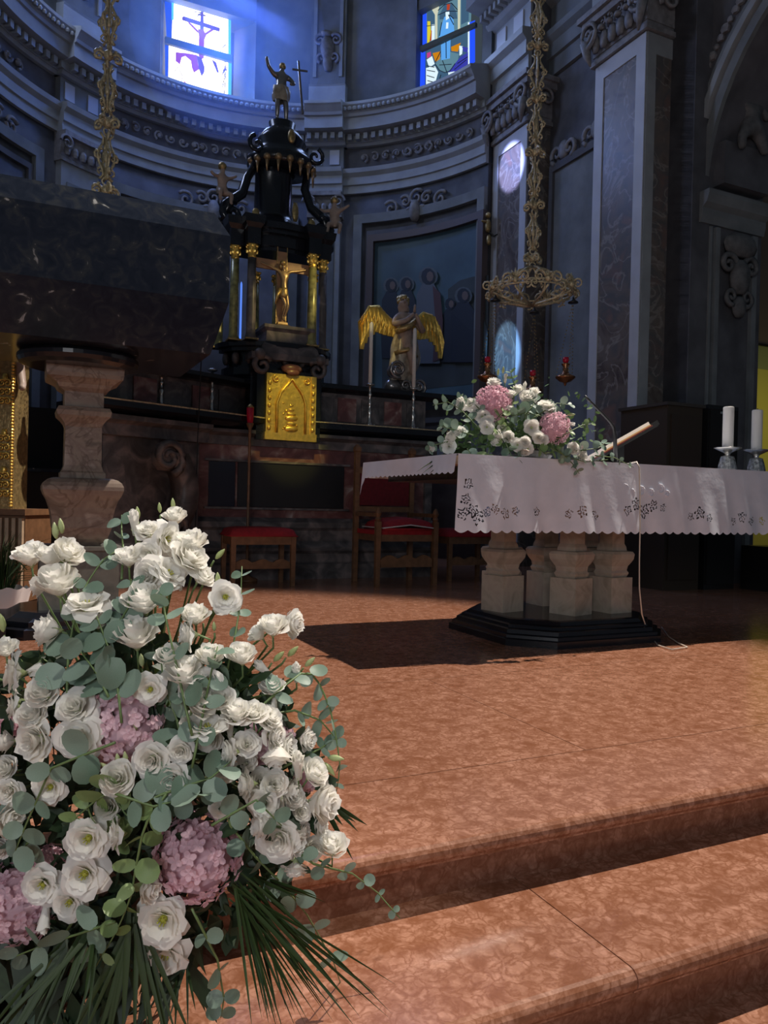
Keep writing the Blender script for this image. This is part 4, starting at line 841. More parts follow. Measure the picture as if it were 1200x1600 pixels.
# cabinet and loudspeaker by the second pier
cb = thing('side_cabinet', 'dark brown wooden cabinet against the second marble pilaster', 'cabinet', 3.2, -2.62, 0)
part(cb, 'body', MB().box(2.98, 3.42, -2.72, -2.12, .0, 1.70), pm('dark_wood', (.05, .035, .022), .6)); part(cb, 'top', MB().box(2.96, 3.44, -2.74, -2.1, 1.70, 1.73), pm('dark_wood_top', (.06, .05, .04), .5))
part(cb, 'door', MB().box(3.02, 3.38, -2.735, -2.72, .1, 1.62), pm('dark_wood_door', (.045, .03, .02), .6))
sp = thing('floor_loudspeaker', 'tall black loudspeaker box standing right of the brown cabinet', 'loudspeaker', 3.65, -2.6, 0)
part(sp, 'case', MB().box(3.46, 3.86, -2.75, -2.4, .0, 1.74), black_p); part(sp, 'grille', MB().box(3.48, 3.84, -2.765, -2.75, .05, 1.70), pm('grille_cloth', (.01, .01, .01), .9)); part(sp, 'badge', MB().box(3.60, 3.70, -2.77, -2.764, 1.66, 1.68), silver)
bn = thing('side_bench', 'dark wooden bench in the shadow beneath the stone arch', 'bench', 4.6, -2.95, 0)
part(bn, 'seat', MB().box(3.95, 5.9, -3.1, -2.75, .38, .42), black_p); part(bn, 'end_panel', MB().box(3.95, 4.0, -3.1, -2.75, 0, .38), black_p); part(bn, 'end_panel', MB().box(5.85, 5.9, -3.1, -2.75, 0, .38), black_p); part(bn, 'front_panel', MB().box(4.0, 5.85, -2.80, -2.77, 0, .38), black_p)
# small gilt figure bracket on the first pilaster
gq = onb(762, 365, .66)
gb = thing('gilt_figure_bracket', 'small gilt figure on a bracket at the first lavender-edged pilaster', 'bracket', gq.x, .66, gq.z)
part(gb, 'figure', MB().blob((0, 0, .10), .06, .7, .7, 1.6).blob((0, 0, .24), .04).blob((.02, 0, -.08), .035, 1, 1, 2.2).blob((-.05, 0, .15), .03, 2, .6, .6), gold_dk, True, True)
part(gb, 'arm', MB().tube([(.03, 0, .02), (.08, -.03, -.03), (.13, -.05, 0)], .012), black_p, True)
# ================================================================== PULPIT BLOCK ON ITS COLUMN
pu = thing('pulpit', 'massive black marble block with chamfered edges carried on a pink-brown column', 'pulpit', -2.04, -3.38, 0)
def rect(a0, a1, b0, b1, z, i): return [(a0, b0 + i, z), (a1 - i, b0 + i, z), (a1 - i, b1 - i, z), (a0, b1 - i, z)]
part(pu, 'block', MB().stack([rect(-4.9, -1.375, -3.95, -2.95, z, i) for z, i in ((1.50, .075), (1.765, 0), (2.115, 0), (2.245, .07))]), slab_m)
part(pu, 'disc', MB().lathe([(.26, 1.425), (.30, 1.44), (.31, 1.46), (.31, 1.48), (.29, 1.50)], 40, (-2.07, -3.45, 0)), black_m, smooth=False)
part(pu, 'column', MB().sqstack([(.09, .46), (.11, .48), (.13, .50), (.15, .56), (.155, .62), (.165, .67), (.178, .71), (.195, .74), (.204, .765), (.204, .785), (.195, .805), (.175, .822), (.15, .83), (.115, .832), (.115, .86), (.105, .87), (.095, .90), (.093, 1.11), (.10, 1.13), (.115, 1.15), (.135, 1.17), (.14, 1.195), (.13, 1.215), (.10, 1.22), (.10, 1.30), (.13, 1.32), (.14, 1.34), (.17, 1.36), (.19, 1.37), (.195, 1.39), (.195, 1.43)], (-2.04, -3.38, 0), .9), col_m)
part(pu, 'pedestal', MB().sqstack([(.20, .12), (.20, .43), (.215, .44), (.215, .46)], (-2.05, -3.36, 0), .9), ped_m)
part(pu, 'base', MB().sqstack([(.40, .0), (.40, .05), (.37, .06), (.37, .085), (.34, .10), (.30, .125)], (-2.04, -3.36, 0), .9, .3), black_m)
part(pu, 'plinth_slab', MB().box(-3.6, -2.40, -3.80, -3.0, 0, .07), black_m)
fi = thing('gilt_palmette', 'small gilt palmette peeping over the top edge of the pulpit block', 'ornament', -2.52, -3.75, 2.245)
pl = MB()
for k in range(7):
    t = rad(25 + k * 21.6); pl.tube([(0, 0, 0), (.03 * cos(t), 0, .03 * sin(t)), (.052 * cos(t), -.01, .05 * sin(t))], [.004, .009, .004], 5)
part(fi, 'leaves', pl, gold, True)
# gilded stand, slatted pedestal and potted grass on the far left
gs = thing('gilded_stand', 'carved gilded shrine stand on a slatted wooden pedestal at the left edge', 'stand', -2.9, 5.2, 0, world=True)
GX = -2.49
part(gs, 'gilt_panel', MB().box(-3.2, GX, 5.15, 5.35, .64, 1.64), gold_dk)
bd = MB()
for k in range(46):
    z = .66 + k * .0212; bd.blob((GX - .012, 5.14, z), .011, 1, 1, 1, 6, 4); bd.blob((GX - .115, 5.14, z), .009, 1, 1, 1, 6, 4)
part(gs, 'beading', bd, gold, kind='stuff')
for i, z in enumerate((.80, 1.05, 1.42)):
    s_ = MB()
    for sg in (-1, 1):
        for q in (-.06, 0, .06): s_.scroll((GX - .062 + sg * .018, 5.135, z + q), .026, (sg, 0, 0), (0, 0, 1), 1.4, .007)
    s_.blob((GX - .062, 5.14, z + .1), .02, 1, .6, 1.4); part(gs, 'leaf_carving', s_, gold, smooth=True)
bx = MB().box(-3.2, -2.36, 5.05, 5.5, .60, .64).box(-3.2, -2.38, 5.10, 5.5, .02, .60); part(gs, 'pedestal', bx, wood)
for k in range(14): part(gs, 'slat', MB().box(-2.40 - k * .045 - .012, -2.40 - k * .045 + .012, 5.07, 5.10, .04, .58), wood_lt)
skin(gs, 'statue_foot', [(-2.53, 5.22, 1.72, .05), (-2.49, 5.2, 1.58, .04), (-2.45, 5.17, 1.47, .028), (-2.43, 5.12, 1.44, .022)], [(0, 1), (1, 2), (2, 3)], skin_p)
part(gs, 'statue_robe', MB().box(-3.0, -2.6, 5.2, 5.45, 1.64, 2.0), robe_p)
gp = thing('potted_grass', 'grassy plant in a crumpled white wrapping by the slatted pedestal', 'plant', -2.42, 4.85, 0, world=True)
def potf(u_, v_): t = 2 * pi * u_; r = (.13 + .03 * v_) * (1 + .06 * sin(7 * t)); return (-2.42 + r * 1.2 * cos(t), 4.85 + r * .7 * sin(t), .0 + v_ * (.15 + .008 * sin(11 * t)))
part(gp, 'wrapping', MB().grid(potf, 42, 4), white_pot, smooth=True); part(gp, 'soil', MB().lathe([(.10, .02), (.12, .12)], 16, (-2.42, 4.85, 0), .6), black_p)
gm = MB()
for k in range(120):
    t = random.uniform(0, 2 * pi); L = random.uniform(.12, .5); sp_ = random.uniform(.02, .3) * (1 if k % 3 else 1.4); r0 = random.uniform(0, .08)
    b0 = Vector((-2.42 + r0 * cos(t), 4.85 + .5 * r0 * sin(t), .11)); e = Vector((cos(t), .5 * sin(t), 0))
    gm.tube([b0, b0 + e * sp_ * .3 + Vector((0, 0, L * .6)), b0 + e * sp_ + Vector((0, 0, L * (.95 - sp_)))], [.004, .003, .0008], 3)
part(gp, 'grass', gm, palm_m, kind='stuff')
# ================================================================== FREE-STANDING ALTAR
al = thing('altar_table', 'marble altar table on clustered pillars and a stepped black octagonal base', 'altar', .6, -4.3, 0)
def octo(a0, a1, b0, b1, c, z): return [(a0 + c, b0, z), (a1 - c, b0, z), (a1, b0 + c, z), (a1, b1 - c, z), (a1 - c, b1, z), (a0 + c, b1, z), (a0, b1 - c, z), (a0, b0 + c, z)]
part(al, 'base', MB().stack([octo(-.03 + i, 1.06 - i, -4.79 + i, -3.82 - i, .19, z) for z, i in ((0, 0), (.035, 0), (.04, .012), (.055, .014), (.06, .03), (.08, .034), (.086, .05), (.10, .055), (.106, .075), (.125, .085), (.13, .10))]), black_m)
for a, b, rt in ((.19, -4.24, 12), (.50, -4.47, 18), (.80, -4.46, 5), (.33, -4.02, 12), (.92, -4.10, 0), (.62, -4.08, 0)):
    R4 = Matrix.Translation((a, b, 0)) @ Matrix.Rotation(rad(rt), 4, 'Z')
    part(al, 'pillar_block', MB().sqstack([(.085, .13), (.085, .335)]).xf(R4), base_m)
    part(al, 'pillar', MB().sqstack([(.06, .335), (.065, .345), (.07, .36), (.062, .375), (.066, .40), (.078, .42), (.088, .44), (.092, .47), (.084, .485), (.06, .49), (.058, .51), (.050, .53), (.048, .87)]).xf(R4), base_m)
part(al, 'underslab', MB().box(-.40, 1.90, -4.75, -3.9, .86, .925), black_m); part(al, 'top_board', MB().box(-.49, 1.98, -4.84, -3.8, .925, .965), wood_lt)
# cloth
ac = thing('altar_cloth', 'white altar cloth with scalloped hem and cut lace flowers on the altar table', 'cloth', .6, -4.3, .966)
CB = -4.865; A_L, A_R, ZT, ZB = -.505, 2.0, .972, .615
mot = []
for px, py, s_ in ((738, 795, .7), (760, 797, .55), (772, 793, .55), (788, 800, .6), (805, 796, .5), (838, 797, .5), (889, 800, .55), (908, 797, .7), (928, 803, .5), (978, 795, .6), (992, 786, .8), (1006, 797, .9), (1020, 788, .7), (1035, 792, .5), (1078, 806, .5), (1090, 800, .75), (1103, 808, .5), (1145, 812, .5), (1158, 806, .7), (1172, 812, .55), (1190, 812, .5), (731, 755, .6), (727, 778, .6), (724, 800, .7), (745, 806, .8)):
    q = onb(px, py, CB); mot.append((q.x, q.z, s_))
for k in range(3): mot.append((1.72 + k * .05, .72 + .01 * (k % 2), .6))
def hole(a, z):
    for ma, mz, s_ in mot:
        dx, dz = a - ma, z - mz
        if abs(dx) < .06 and abs(dz) < .06:
            r = math.hypot(dx, dz) / s_; t = math.atan2(dz, dx)
            rr = .032 + .008 * cos(5 * t + ma * 40)
            if abs(r - rr) < .0058 and sin(9 * t) > -.75: return True
            if abs(r - .012) < .0042 and sin(4 * t + 1) > -.3: return True
    return False
def wave(a, z): k = (ZT - z) / (ZT - ZB); return CB - .004 + k * (.010 * sin(a * 9 + 1) + .006 * sin(a * 21) + .004 * sin(a * 37 + z * 12)) - .01 * k
nx, nz = 500, 72; V_ = []; F_ = []
for j in range(nz + 1):
    for i in range(nx + 1):
        a = A_L + (A_R - A_L) * i / nx; sc_ = .014 * abs(sin((a - A_L) * pi / .062)); z = ZT - (ZT - ZB + sc_) * j / nz
        V_.append((a - .008 * (j / nz) * (1 - i / nx), wave(a, z), z))
for j in range(nz):
    for i in range(nx):
        a = A_L + (A_R - A_L) * (i + .5) / nx; z = ZT - (ZT - ZB) * (j + .5) / nz
        if not hole(a, z): n0 = j * (nx + 1) + i; F_.append((n0, n0 + 1, n0 + nx + 2, n0 + nx + 1))
part(ac, 'front_drop', MB().add(V_, F_), cloth_m, smooth=True)
def topf(u_, v_): a = A_L + (A_R - A_L) * u_; b = CB + (1.075) * v_; return (a, b, ZT + .002 * sin(a * 7 + b * 9))
part(ac, 'top_sheet', MB().grid(topf, 40, 14), cloth_m, smooth=True)
def sidef(u_, v_): b = CB + 1.08 * u_; s_ = .010 * abs(sin(u_ * 1.08 * pi / .05)); ex = .10 * max(0, (u_ - .90) / .10) ** 2; return (A_L - .006 - .012 * v_ - .01 * sin(u_ * 9) * v_, b, ZT - v_ * (.085 + s_ + ex))
part(ac, 'end_drop', MB().grid(sidef, 110, 5), cloth_m, smooth=True)
def backf(u_, v_): a = A_L + (A_R - A_L) * u_; return (a, CB + 1.085 + .01 * v_ * sin(a * 12), ZT - v_ * .09)
part(ac, 'back_drop', MB().grid(backf, 60, 2), cloth_m, smooth=True)
eb = MB()
for px, py, r in ((975, 765, .03), (985, 771, .025), (1000, 768, .03), (1015, 771, .025), (1030, 765, .03), (1040, 772, .02)):
    q = onb(px, py, CB); eb.scroll((q.x, CB - .010, q.z), r, (1, 0, 0), (0, 0, 1), 1.3, .0035, n=12)
part(ac, 'white_embroidery', eb, cloth_m, smooth=True, kind='stuff')
# candles on the table
def altar_candle(label, px, b):
    q = onb(px, 735, b); t = thing('altar_candle', label, 'candle', q.x, b, .975, 0, 'altar candles')
    part(t, 'glass_holder', MB().lathe([(.055, 0), (.058, .03), (.050, .07), (.040, .105), (.02, .112)], 12), pm('cut_glass', (.35, .35, .34), .08, .6, noise=.5, scale=60, bump=.5), True)
    part(t, 'stem', MB().lathe([(.030, 0), (.012, .03), (.012, .11), (.02, .125), (.012, .13)], 12), silver, True, True)
    part(t, 'drip_dish', MB().lathe([(.015, .125), (.055, .145), (.082, .158), (.082, .162), (.05, .152), (.02, .15)], 24), silver, True, True)
    part(t, 'candle', MB().lathe([(.033, .155), (.033, .415), (.028, .42), (.020, .412)], 20), wax, True, False); part(t, 'wick', MB().tube([(0, 0, .412), (.002, 0, .43)], .003), black_p, True)
    return t
altar_candle('thick white candle in a cut glass holder, left of the pair on the altar table', 1136, -4.5)
altar_candle('thick white candle in a cut glass holder, the one nearest the picture edge', 1181, -4.5)
# missal on its stand, microphone, cable
p0 = onb(938, 706, -4.35); p1 = onb(1012, 664, -4.35)
ms = thing('missal_stand', 'dark lectern stand tilted on the white cloth behind the microphone', 'book stand', (p0.x + p1.x) / 2, -4.35, .976)
dx, dz = p1.x - p0.x, p1.z - p0.z; L = math.hypot(dx, dz); ang = math.atan2(dz, dx)
MS = Matrix.Translation((p0.x, -4.35, p0.z + .02)) @ Matrix.Rotation(-ang, 4, 'Y') @ Matrix.Rotation(rad(-17), 4, 'X')
part(ms, 'rest', MB().box(-.02, L + .03, -.03, .30, -.055, -.04).xf(MS), black_p); part(ms, 'foot', MB().box(p0.x + .06, p1.x - .04, -4.30, -4.1, .977, .99).box(p0.x + .20, p0.x + .26, -4.27, -4.13, .99, p0.z + .07), black_p)
part(ms, 'grip', MB().box(L, L + .09, .02, .06, -.05, -.02).xf(MS), black_p)
bk = thing('missal', 'open missal with red cover and pale page edges lying on the stand', 'book', (p0.x + p1.x) / 2, -4.35, (p0.z + p1.z) / 2)
part(bk, 'cover', MB().box(0, L, -.02, .28, -.038, -.030).xf(MS), pm('red_leather', (.16, .02, .015), .5)); part(bk, 'pages', MB().box(.005, L - .01, -.015, .27, -.030, -.002).xf(MS), page)
part(bk, 'page_edge', MB().box(.004, L - .008, -.017, .0, -.030, -.022).xf(MS), pm('gilt_edge', (.55, .32, .12), .4))
mp = onb(962, 708, -4.55); mc = thing('microphone', 'slim black gooseneck microphone on the altar left of the missal', 'microphone', mp.x, -4.55, .976)
part(mc, 'base', MB().lathe([(.045, 0), (.045, .012), (.012, .022), (.011, .03)], 20), black_p, True)
q = [onb(x, y, -4.55) - Vector((mp.x, -4.55, .976)) for x, y in ((962, 704), (961, 684), (959, 668), (954, 660), (940, 645), (925, 630), (919, 624))]
q = [Vector((v_.x, 0, v_.z)) for v_ in q]; q[0].z = .02
part(mc, 'gooseneck', MB().tube(q, [.012, .011, .010, .008, .007, .007, .007], 8), black_p, True, True); part(mc, 'capsule', MB().tube([q[-2], q[-1], q[-1] + (q[-1] - q[-2]) * .9], [.006, .008, .007], 8), black_p, True, True)
cp_ = [onb(x, y, b) for x, y, b in ((968, 712, -4.6), (985, 713, -4.78), (995, 716, -4.86))]
for v_, z in zip(cp_, (.98, .98, .983)): v_.z = z
cp_ += [onb(x, y, -4.885) for x, y in ((999, 730), (1000, 780), (1000, 828), (999, 870), (999, 920), (1003, 960))] + [toch(CAM + ray(x, y) * ((.008 - HC) / ray(x, y).z)) for x, y in ((1013, 990), (1028, 1008), (1050, 1015), (1074, 1011))]
cp_ += [toch(CAM + ray(x, y) * ((.008 - HC) / ray(x, y).z)) for x, y in ((1060, 1005), (1045, 995), (1034, 980))]
solo('microphone_cable', 'thin pale cable hanging over the cloth front down to the floor', 'cable', MB().tube(cp_, .0035, 6), cable_w, cp_[0].x, cp_[0].y, .976, True)
# ================================================================== HANGING LAMPS
def gilt_links(mat):
    a_ = MB(); H = .32
    for k in range(4):
        t = k * pi / 2 + .4; e = (cos(t), sin(t))
        a_.tube([(e[0] * r, e[1] * r, z) for r, z in ((.045, -H / 2), (.020, -H / 2 + .03), (.026, -.09), (.052, -.04), (.060, 0), (.052, .04), (.026, .09), (.020, H / 2 - .03), (.045, H / 2))], .010, 5)
        a_.scroll((e[0] * .055, e[1] * .055, 0), .034, (e[0], e[1], 0), (0, 0, 1), 1.3, .009, n=10); a_.scroll((e[0] * .035, e[1] * .035, -.10), .028, (e[0], e[1], 0), (0, 0, -1), 1.2, .008, n=10); a_.blob((e[0] * .035, e[1] * .035, .05), .012, n=6, m=4)
    a_.tube([(0, 0, -H / 2), (0, 0, H / 2)], .010, 6); a_.blob((0, 0, 0), .02, 1, 1, 2.2, 8, 6)
    r_ = MB()
    for k in range(4):
        t = k * pi / 2 + .4; e = (cos(t), sin(t)); c = (e[0] * .062, e[1] * .062, -.012)
        r_.scroll(c, .042, (e[0], e[1], 0), (0, 0, 1), 1.5, .012, n=14); r_.blob((e[0] * .08, e[1] * .08, -.03), .016, n=6, m=4); r_.blob((e[0] * .05, e[1] * .05, .035), .014, n=6, m=4)
    r_.blob((0, 0, 0), .034, 1, 1, 1.1, 8, 6)
    for z in (.062, -.062): r_.tube([(.026 * cos(2 * pi * i / 10), .0, z + .026 * sin(2 * pi * i / 10)) for i in range(11)], .007, 5)
    return a_.mesh('openwork_link', mat, True), r_.mesh('rosette_link', mat, True)
LK, RS = gilt_links(brass)
def leafspray(m, c, e, s_):
    for k in range(5):
        t = rad(20 + k * 35); m.tube([c, c + e * (.04 * s_ * cos(t)) + Vector((0, 0, .05 * s_ * sin(t))), c + e * (.07 * s_ * cos(t)) + Vector((0, 0, .09 * s_ * sin(t)))], [.006, .012 * s_, .003], 5)
def hanging_lamp(label, P, zc, ztop, rot=0.):
    t = thing('sanctuary_lamp', label, 'lamp', P.x, P.y, zc, rot, world=True)
    cr_ = MB(); RR = .36
    n = 8
    for k in range(n):
        q = 2 * pi * k / n + .2; e = Vector((cos(q), sin(q), 0)); f_ = Vector((-sin(q), cos(q), 0))
        c = e * RR; leafspray(cr_, c + Vector((0, 0, .02)), f_, .9 if k % 2 else .6)
        for sg in (-1, 1):
            cr_.scroll(c + f_ * .08 * sg + Vector((0, 0, .02)), .055, f_ * sg, (0, 0, 1), 1.5, .010, n=14); cr_.scroll(c + f_ * .12 * sg + Vector((0, 0, -.04)), .04, f_ * sg, (0, 0, -1), 1.3, .008, n=12)
        cr_.tube([c, e * .25 + Vector((0, 0, .08)), e * .13 + Vector((0, 0, .16)), e * .03 + Vector((0, 0, .20))], [.012, .010, .010, .012], 6)
        cr_.scroll(e * .24 + Vector((0, 0, -.02)), .07, e, (0, 0, -1), 1.4, .009, n=14); cr_.scroll(e * .42, .045, e, (0, 0, 1), 1.4, .008, n=12)
        cr_.tube([c + Vector((0, 0, -.05)), e * .2 + Vector((0, 0, -.10)), Vector((0, 0, -.14))], [.010, .009, .014], 6); cr_.blob(c * 1.0, .03, 1, 1, 1, 6, 5)
    for rr, z in ((RR, -.03), (RR, .0)): cr_.tube([(rr * cos(2 * pi * i / 36), rr * sin(2 * pi * i / 36), z) for i in range(37)], .008, 5)
    part(t, 'crown', cr_, brass, True, True)
    z = .24; k = 0
    while zc + z < ztop:
        inst(t, 'rosette_link', RS, Matrix.Translation((0, 0, z + .04)) @ Matrix.Rotation(k * .7, 4, 'Z')); inst(t, 'openwork_link', LK, Matrix.Translation((0, 0, z + .27)) @ Matrix.Rotation(k * .35, 4, 'Z')); z += .468; k += 1
    for ang, dz, dr_ in ((200, -.78, .42), (-20, -.76, .31), (275, -.88, .10)):
        e = Vector((cos(rad(ang)), sin(rad(ang)), 0)); c = e * dr_ + Vector((0, 0, dz))
        b_ = part(t, 'oil_lamp', MB().lathe([(.004, -.10), (.012, -.085), (.015, -.07), (.05, -.06), (.085, -.03), (.088, -.02), (.06, -.005), (.035, .01), (.022, .03), (.026, .05), (.020, .065), (.035, .085), (.038, .095), (.02, .10)], 20, c), copper, True, True)
        part(b_, 'lamp_glass', MB().lathe([(.018, .10), (.028, .12), (.026, .15), (.02, .15)], 12, c), ruby, True, True)
        top = e * (dr_ if dr_ < .2 else .36) + Vector((0, 0, -.08 if dr_ > .2 else -.17))
        part(b_, 'bell_cap', MB().lathe([(.045, -.03), (.043, -.02), (.02, -.005), (.008, .015), (.002, .03)], 16, top + Vector((0, 0, -.03))), black_p, True, True)
        chn = MB()
        for s3 in range(3):
            g = e * .0 + Vector((cos(s3 * 2.09 + .6), sin(s3 * 2.09 + .6), 0)) * .085; a3 = c + g + Vector((0, 0, -.02)); b3 = top + Vector((0, 0, -.04))
            for i in range(22):
                m_ = a3.lerp(b3, (i + .5) / 22); chn.blob(m_, .0055, 1, 1, 1.6, 4, 3)
        part(b_, 'chain', chn, gold_dk, True, kind='stuff')
    return t
q = onY(831, 455, 6.82); hanging_lamp('gilt openwork crown lamp with hanging copper oil bowls above the draped altar', Vector((q.x, q.y, 0)), 2.66, 8.2)
q = onY(168, 150, 5.39); hanging_lamp('gilt openwork lamp chain hanging behind the black pulpit block', Vector((q.x, q.y, 0)), 2.60, 6.6, .3)
# ================================================================== FLOWERS
random.seed(21)
def petal(m, al, om, rb, rt, h, curl, z0=0., ruf=.02, nu=5, nv=5, k=.25, ph=0., tip=1.3):
    def f(u_, v_):
        u = u_ * 2 - 1; v = v_ * (1 - k * u * u)
        a = al + om * u * (.45 + .55 * min(1, v * 1.6)); r = rb + (rt - rb) * v ** tip
        r += ruf * sin(5 * u + ph) * v * v; z = z0 + h * v ** .75 - curl * v ** 5 + ruf * sin(7 * u + ph * 2) * v * v + (rt * .04) * abs(u) * v
        return (r * cos(a), r * sin(a), z)
    m.grid(f, nu, nv)
def bloom_mesh(kind, seed):
    random.seed(seed); m = MB()
    if kind == 'o': Ls = [(5, .05, .52, .27, .16, 1.0), (5, .05, .43, .34, .09, 1.0), (4, .04, .33, .37, .05, 1.1), (4, .03, .23, .36, .02, 1.2)]
    elif kind == 'r': Ls = [(5, .05, .50, .30, .14, 1.0), (5, .05, .42, .37, .07, 1.0), (4, .04, .33, .42, .03, 1.1), (4, .03, .24, .44, .01, 1.2), (3, .03, .16, .45, 0, 1.4), (3, .02, .08, .45, 0, 1.5)]
    elif kind == 'c': Ls = [(6, .06, .52, .46, .10, 1.1), (5, .06, .43, .58, .05, 1.1), (5, .05, .33, .64, .02, 1.1), (4, .04, .22, .66, 0, 1.2), (3, .03, .12, .66, 0, 1.4)]
    else: Ls = [(3, .10, .20, .80, 0, 1.3), (3, .09, .14, .95, 0, 1.4), (2, .05, .06, 1.0, 0, 2.0)]
    for i, (n, rb, rt, h, cu, om) in enumerate(Ls):
        a0 = random.uniform(0, 6.28)
        for k in range(n):
            petal(m, a0 + 2 * pi * k / n + random.uniform(-.12, .12), om * pi / n * 1.05 + .1, rb, rt * random.uniform(.88, 1.08), h * random.uniform(.9, 1.08), cu * random.uniform(.4, 1.6), ruf=random.uniform(.012, .036), ph=random.uniform(0, 6), tip={'o': .95, 'r': .8, 'c': .62, 'b': 1.2}[kind])
    me = m.mesh('bloom_' + kind, petal_m, True); return me
BM = {'o': [bloom_mesh('o', s) for s in (1, 2, 3)], 'r': [bloom_mesh('r', s) for s in (4, 5, 6)], 'c': [bloom_mesh('c', s) for s in (7, 8, 9)], 'b': [bloom_mesh('b', s) for s in (10, 11)]}
random.seed(5)
cm_ = MB().lathe([(.03, .02), (.07, .08), (.065, .14), (.02, .17)], 8)
for k in range(6): cm_.tube([(.02 * cos(k), .02 * sin(k), .1), (.07 * cos(k), .07 * sin(k), .24)], [.008, .016], 4)
CENTRE = cm_.mesh('flower_centre', center_m, True)
cx = MB().lathe([(.015, -.10), (.05, -.04), (.09, .02), (.10, .08), (.07, .10)], 8)
for k in range(5):
    t = k * 1.257; cx.add([(.09 * cos(t - .3), .09 * sin(t - .3), .02), (.09 * cos(t + .3), .09 * sin(t + .3), .02), (.22 * cos(t), .22 * sin(t), .20)], [(0, 1, 2)])
CALYX = cx.mesh('calyx', petal_g, True)
GB = MB().lathe([(.02, -.1), (.10, 0), (.19, .25), (.20, .45), (.14, .75), (.03, 1.0)], 9).mesh('green_bud', petal_g, True)
def hyd_mesh(seed, n=150, sz=.17, jag=False):
    random.seed(seed); m = MB()
    for i in range(n):
        zc = 1 - 2 * (i + .5) / n; ph = i * 2.39996; rr = math.sqrt(1 - zc * zc); nrm = Vector((rr * cos(ph), rr * sin(ph), zc))
        nrm = (nrm + Vector((random.gauss(0, .12), random.gauss(0, .12), random.gauss(0, .12)))).normalized()
        c = nrm * random.uniform(.84, 1.0) * .5; q = nrm.to_track_quat('Z', 'Y').to_matrix(); sp_ = random.uniform(0, 6)
        if jag:
            for k in range(3):
                t = sp_ + k * 2.1; e = q @ Vector((cos(t), sin(t), 0)); g = q @ Vector((-sin(t), cos(t), 0)); nn = q @ Vector((0, 0, 1))
                m.add([c + g * .018, c - g * .018, c - g * .022 + e * .05 + nn * .06, c + e * .075 + nn * .05, c + g * .022 + e * .05 + nn * .06], [(0, 1, 2, 3, 4)])
        else:
            for k in range(4):
                t = sp_ + k * pi / 2; e = q @ Vector((cos(t), sin(t), 0)); g = q @ Vector((-sin(t), cos(t), 0)); nn = q @ Vector((0, 0, 1)); s_ = sz * .5; lf = random.uniform(-.012, .03)
                P = [c, c + e * s_ * .45 - g * s_ * .42 + nn * lf * .5, c + e * s_ * .9 - g * s_ * .30 + nn * lf, c + e * s_ * 1.05 + nn * lf * 1.4, c + e * s_ * .9 + g * s_ * .30 + nn * lf, c + e * s_ * .45 + g * s_ * .42 + nn * lf * .5, c + e * s_ * .5 + nn * (lf * .3 - .008)]
                m.add(P, [(0, 1, 6), (1, 2, 6), (2, 3, 6), (3, 4, 6), (4, 5, 6), (5, 0, 6)])
    m.blob((0, 0, 0), .40, n=10, m=8); return m.mesh('hydrangea', pink_m, False)
HY = [hyd_mesh(1), hyd_mesh(2)]; HYJ = hyd_mesh(3, 240, jag=True)
def leaf_mesh(w, bend, mat, name, tip=0.):
    m = MB(); n = 12; out = []
    for k in range(n):
        t = 2 * pi * k / n; x = 1 - cos(t); y = w * sin(t) * (1 - tip * x * .4); out.append((x, y, bend * (x - 1) ** 2 - bend + .12 * abs(y)))
    ins = [(1 + (x - 1) * .5, y * .5, bend * (.5 * (x - 1)) ** 2 - bend + .02) for x, y, z in out]
    m.add(out + ins + [(1, 0, -bend)], [(k, (k + 1) % n, n + (k + 1) % n, n + k) for k in range(n)] + [(n + k, n + (k + 1) % n, 2 * n) for k in range(n)])
    return m.mesh(name, mat, True)
LF = [leaf_mesh(.95, .15, euc_m, 'round_leaf'), leaf_mesh(.85, -.18, euc_m, 'round_leaf'), leaf_mesh(.70, .1, euc_m, 'oval_leaf', .3)]
LY = [leaf_mesh(.90, .12, euc_y, 'round_leaf'), leaf_mesh(.62, -.12, euc_y, 'oval_leaf', .3)]
def basis(n, up=None):
    n = Vector(n).normalized(); q = n.to_track_quat('Z', 'Y').to_matrix().to_4x4(); return q
TO = Vector((0, -1, .05)); DIR = {'l': Vector((-1, 0, 0)), 'r': Vector((1, 0, 0)), 'u': Vector((0, 0, 1)), 'd': Vector((0, 0, -1)), 'f': Vector((0, -1.6, 0))}
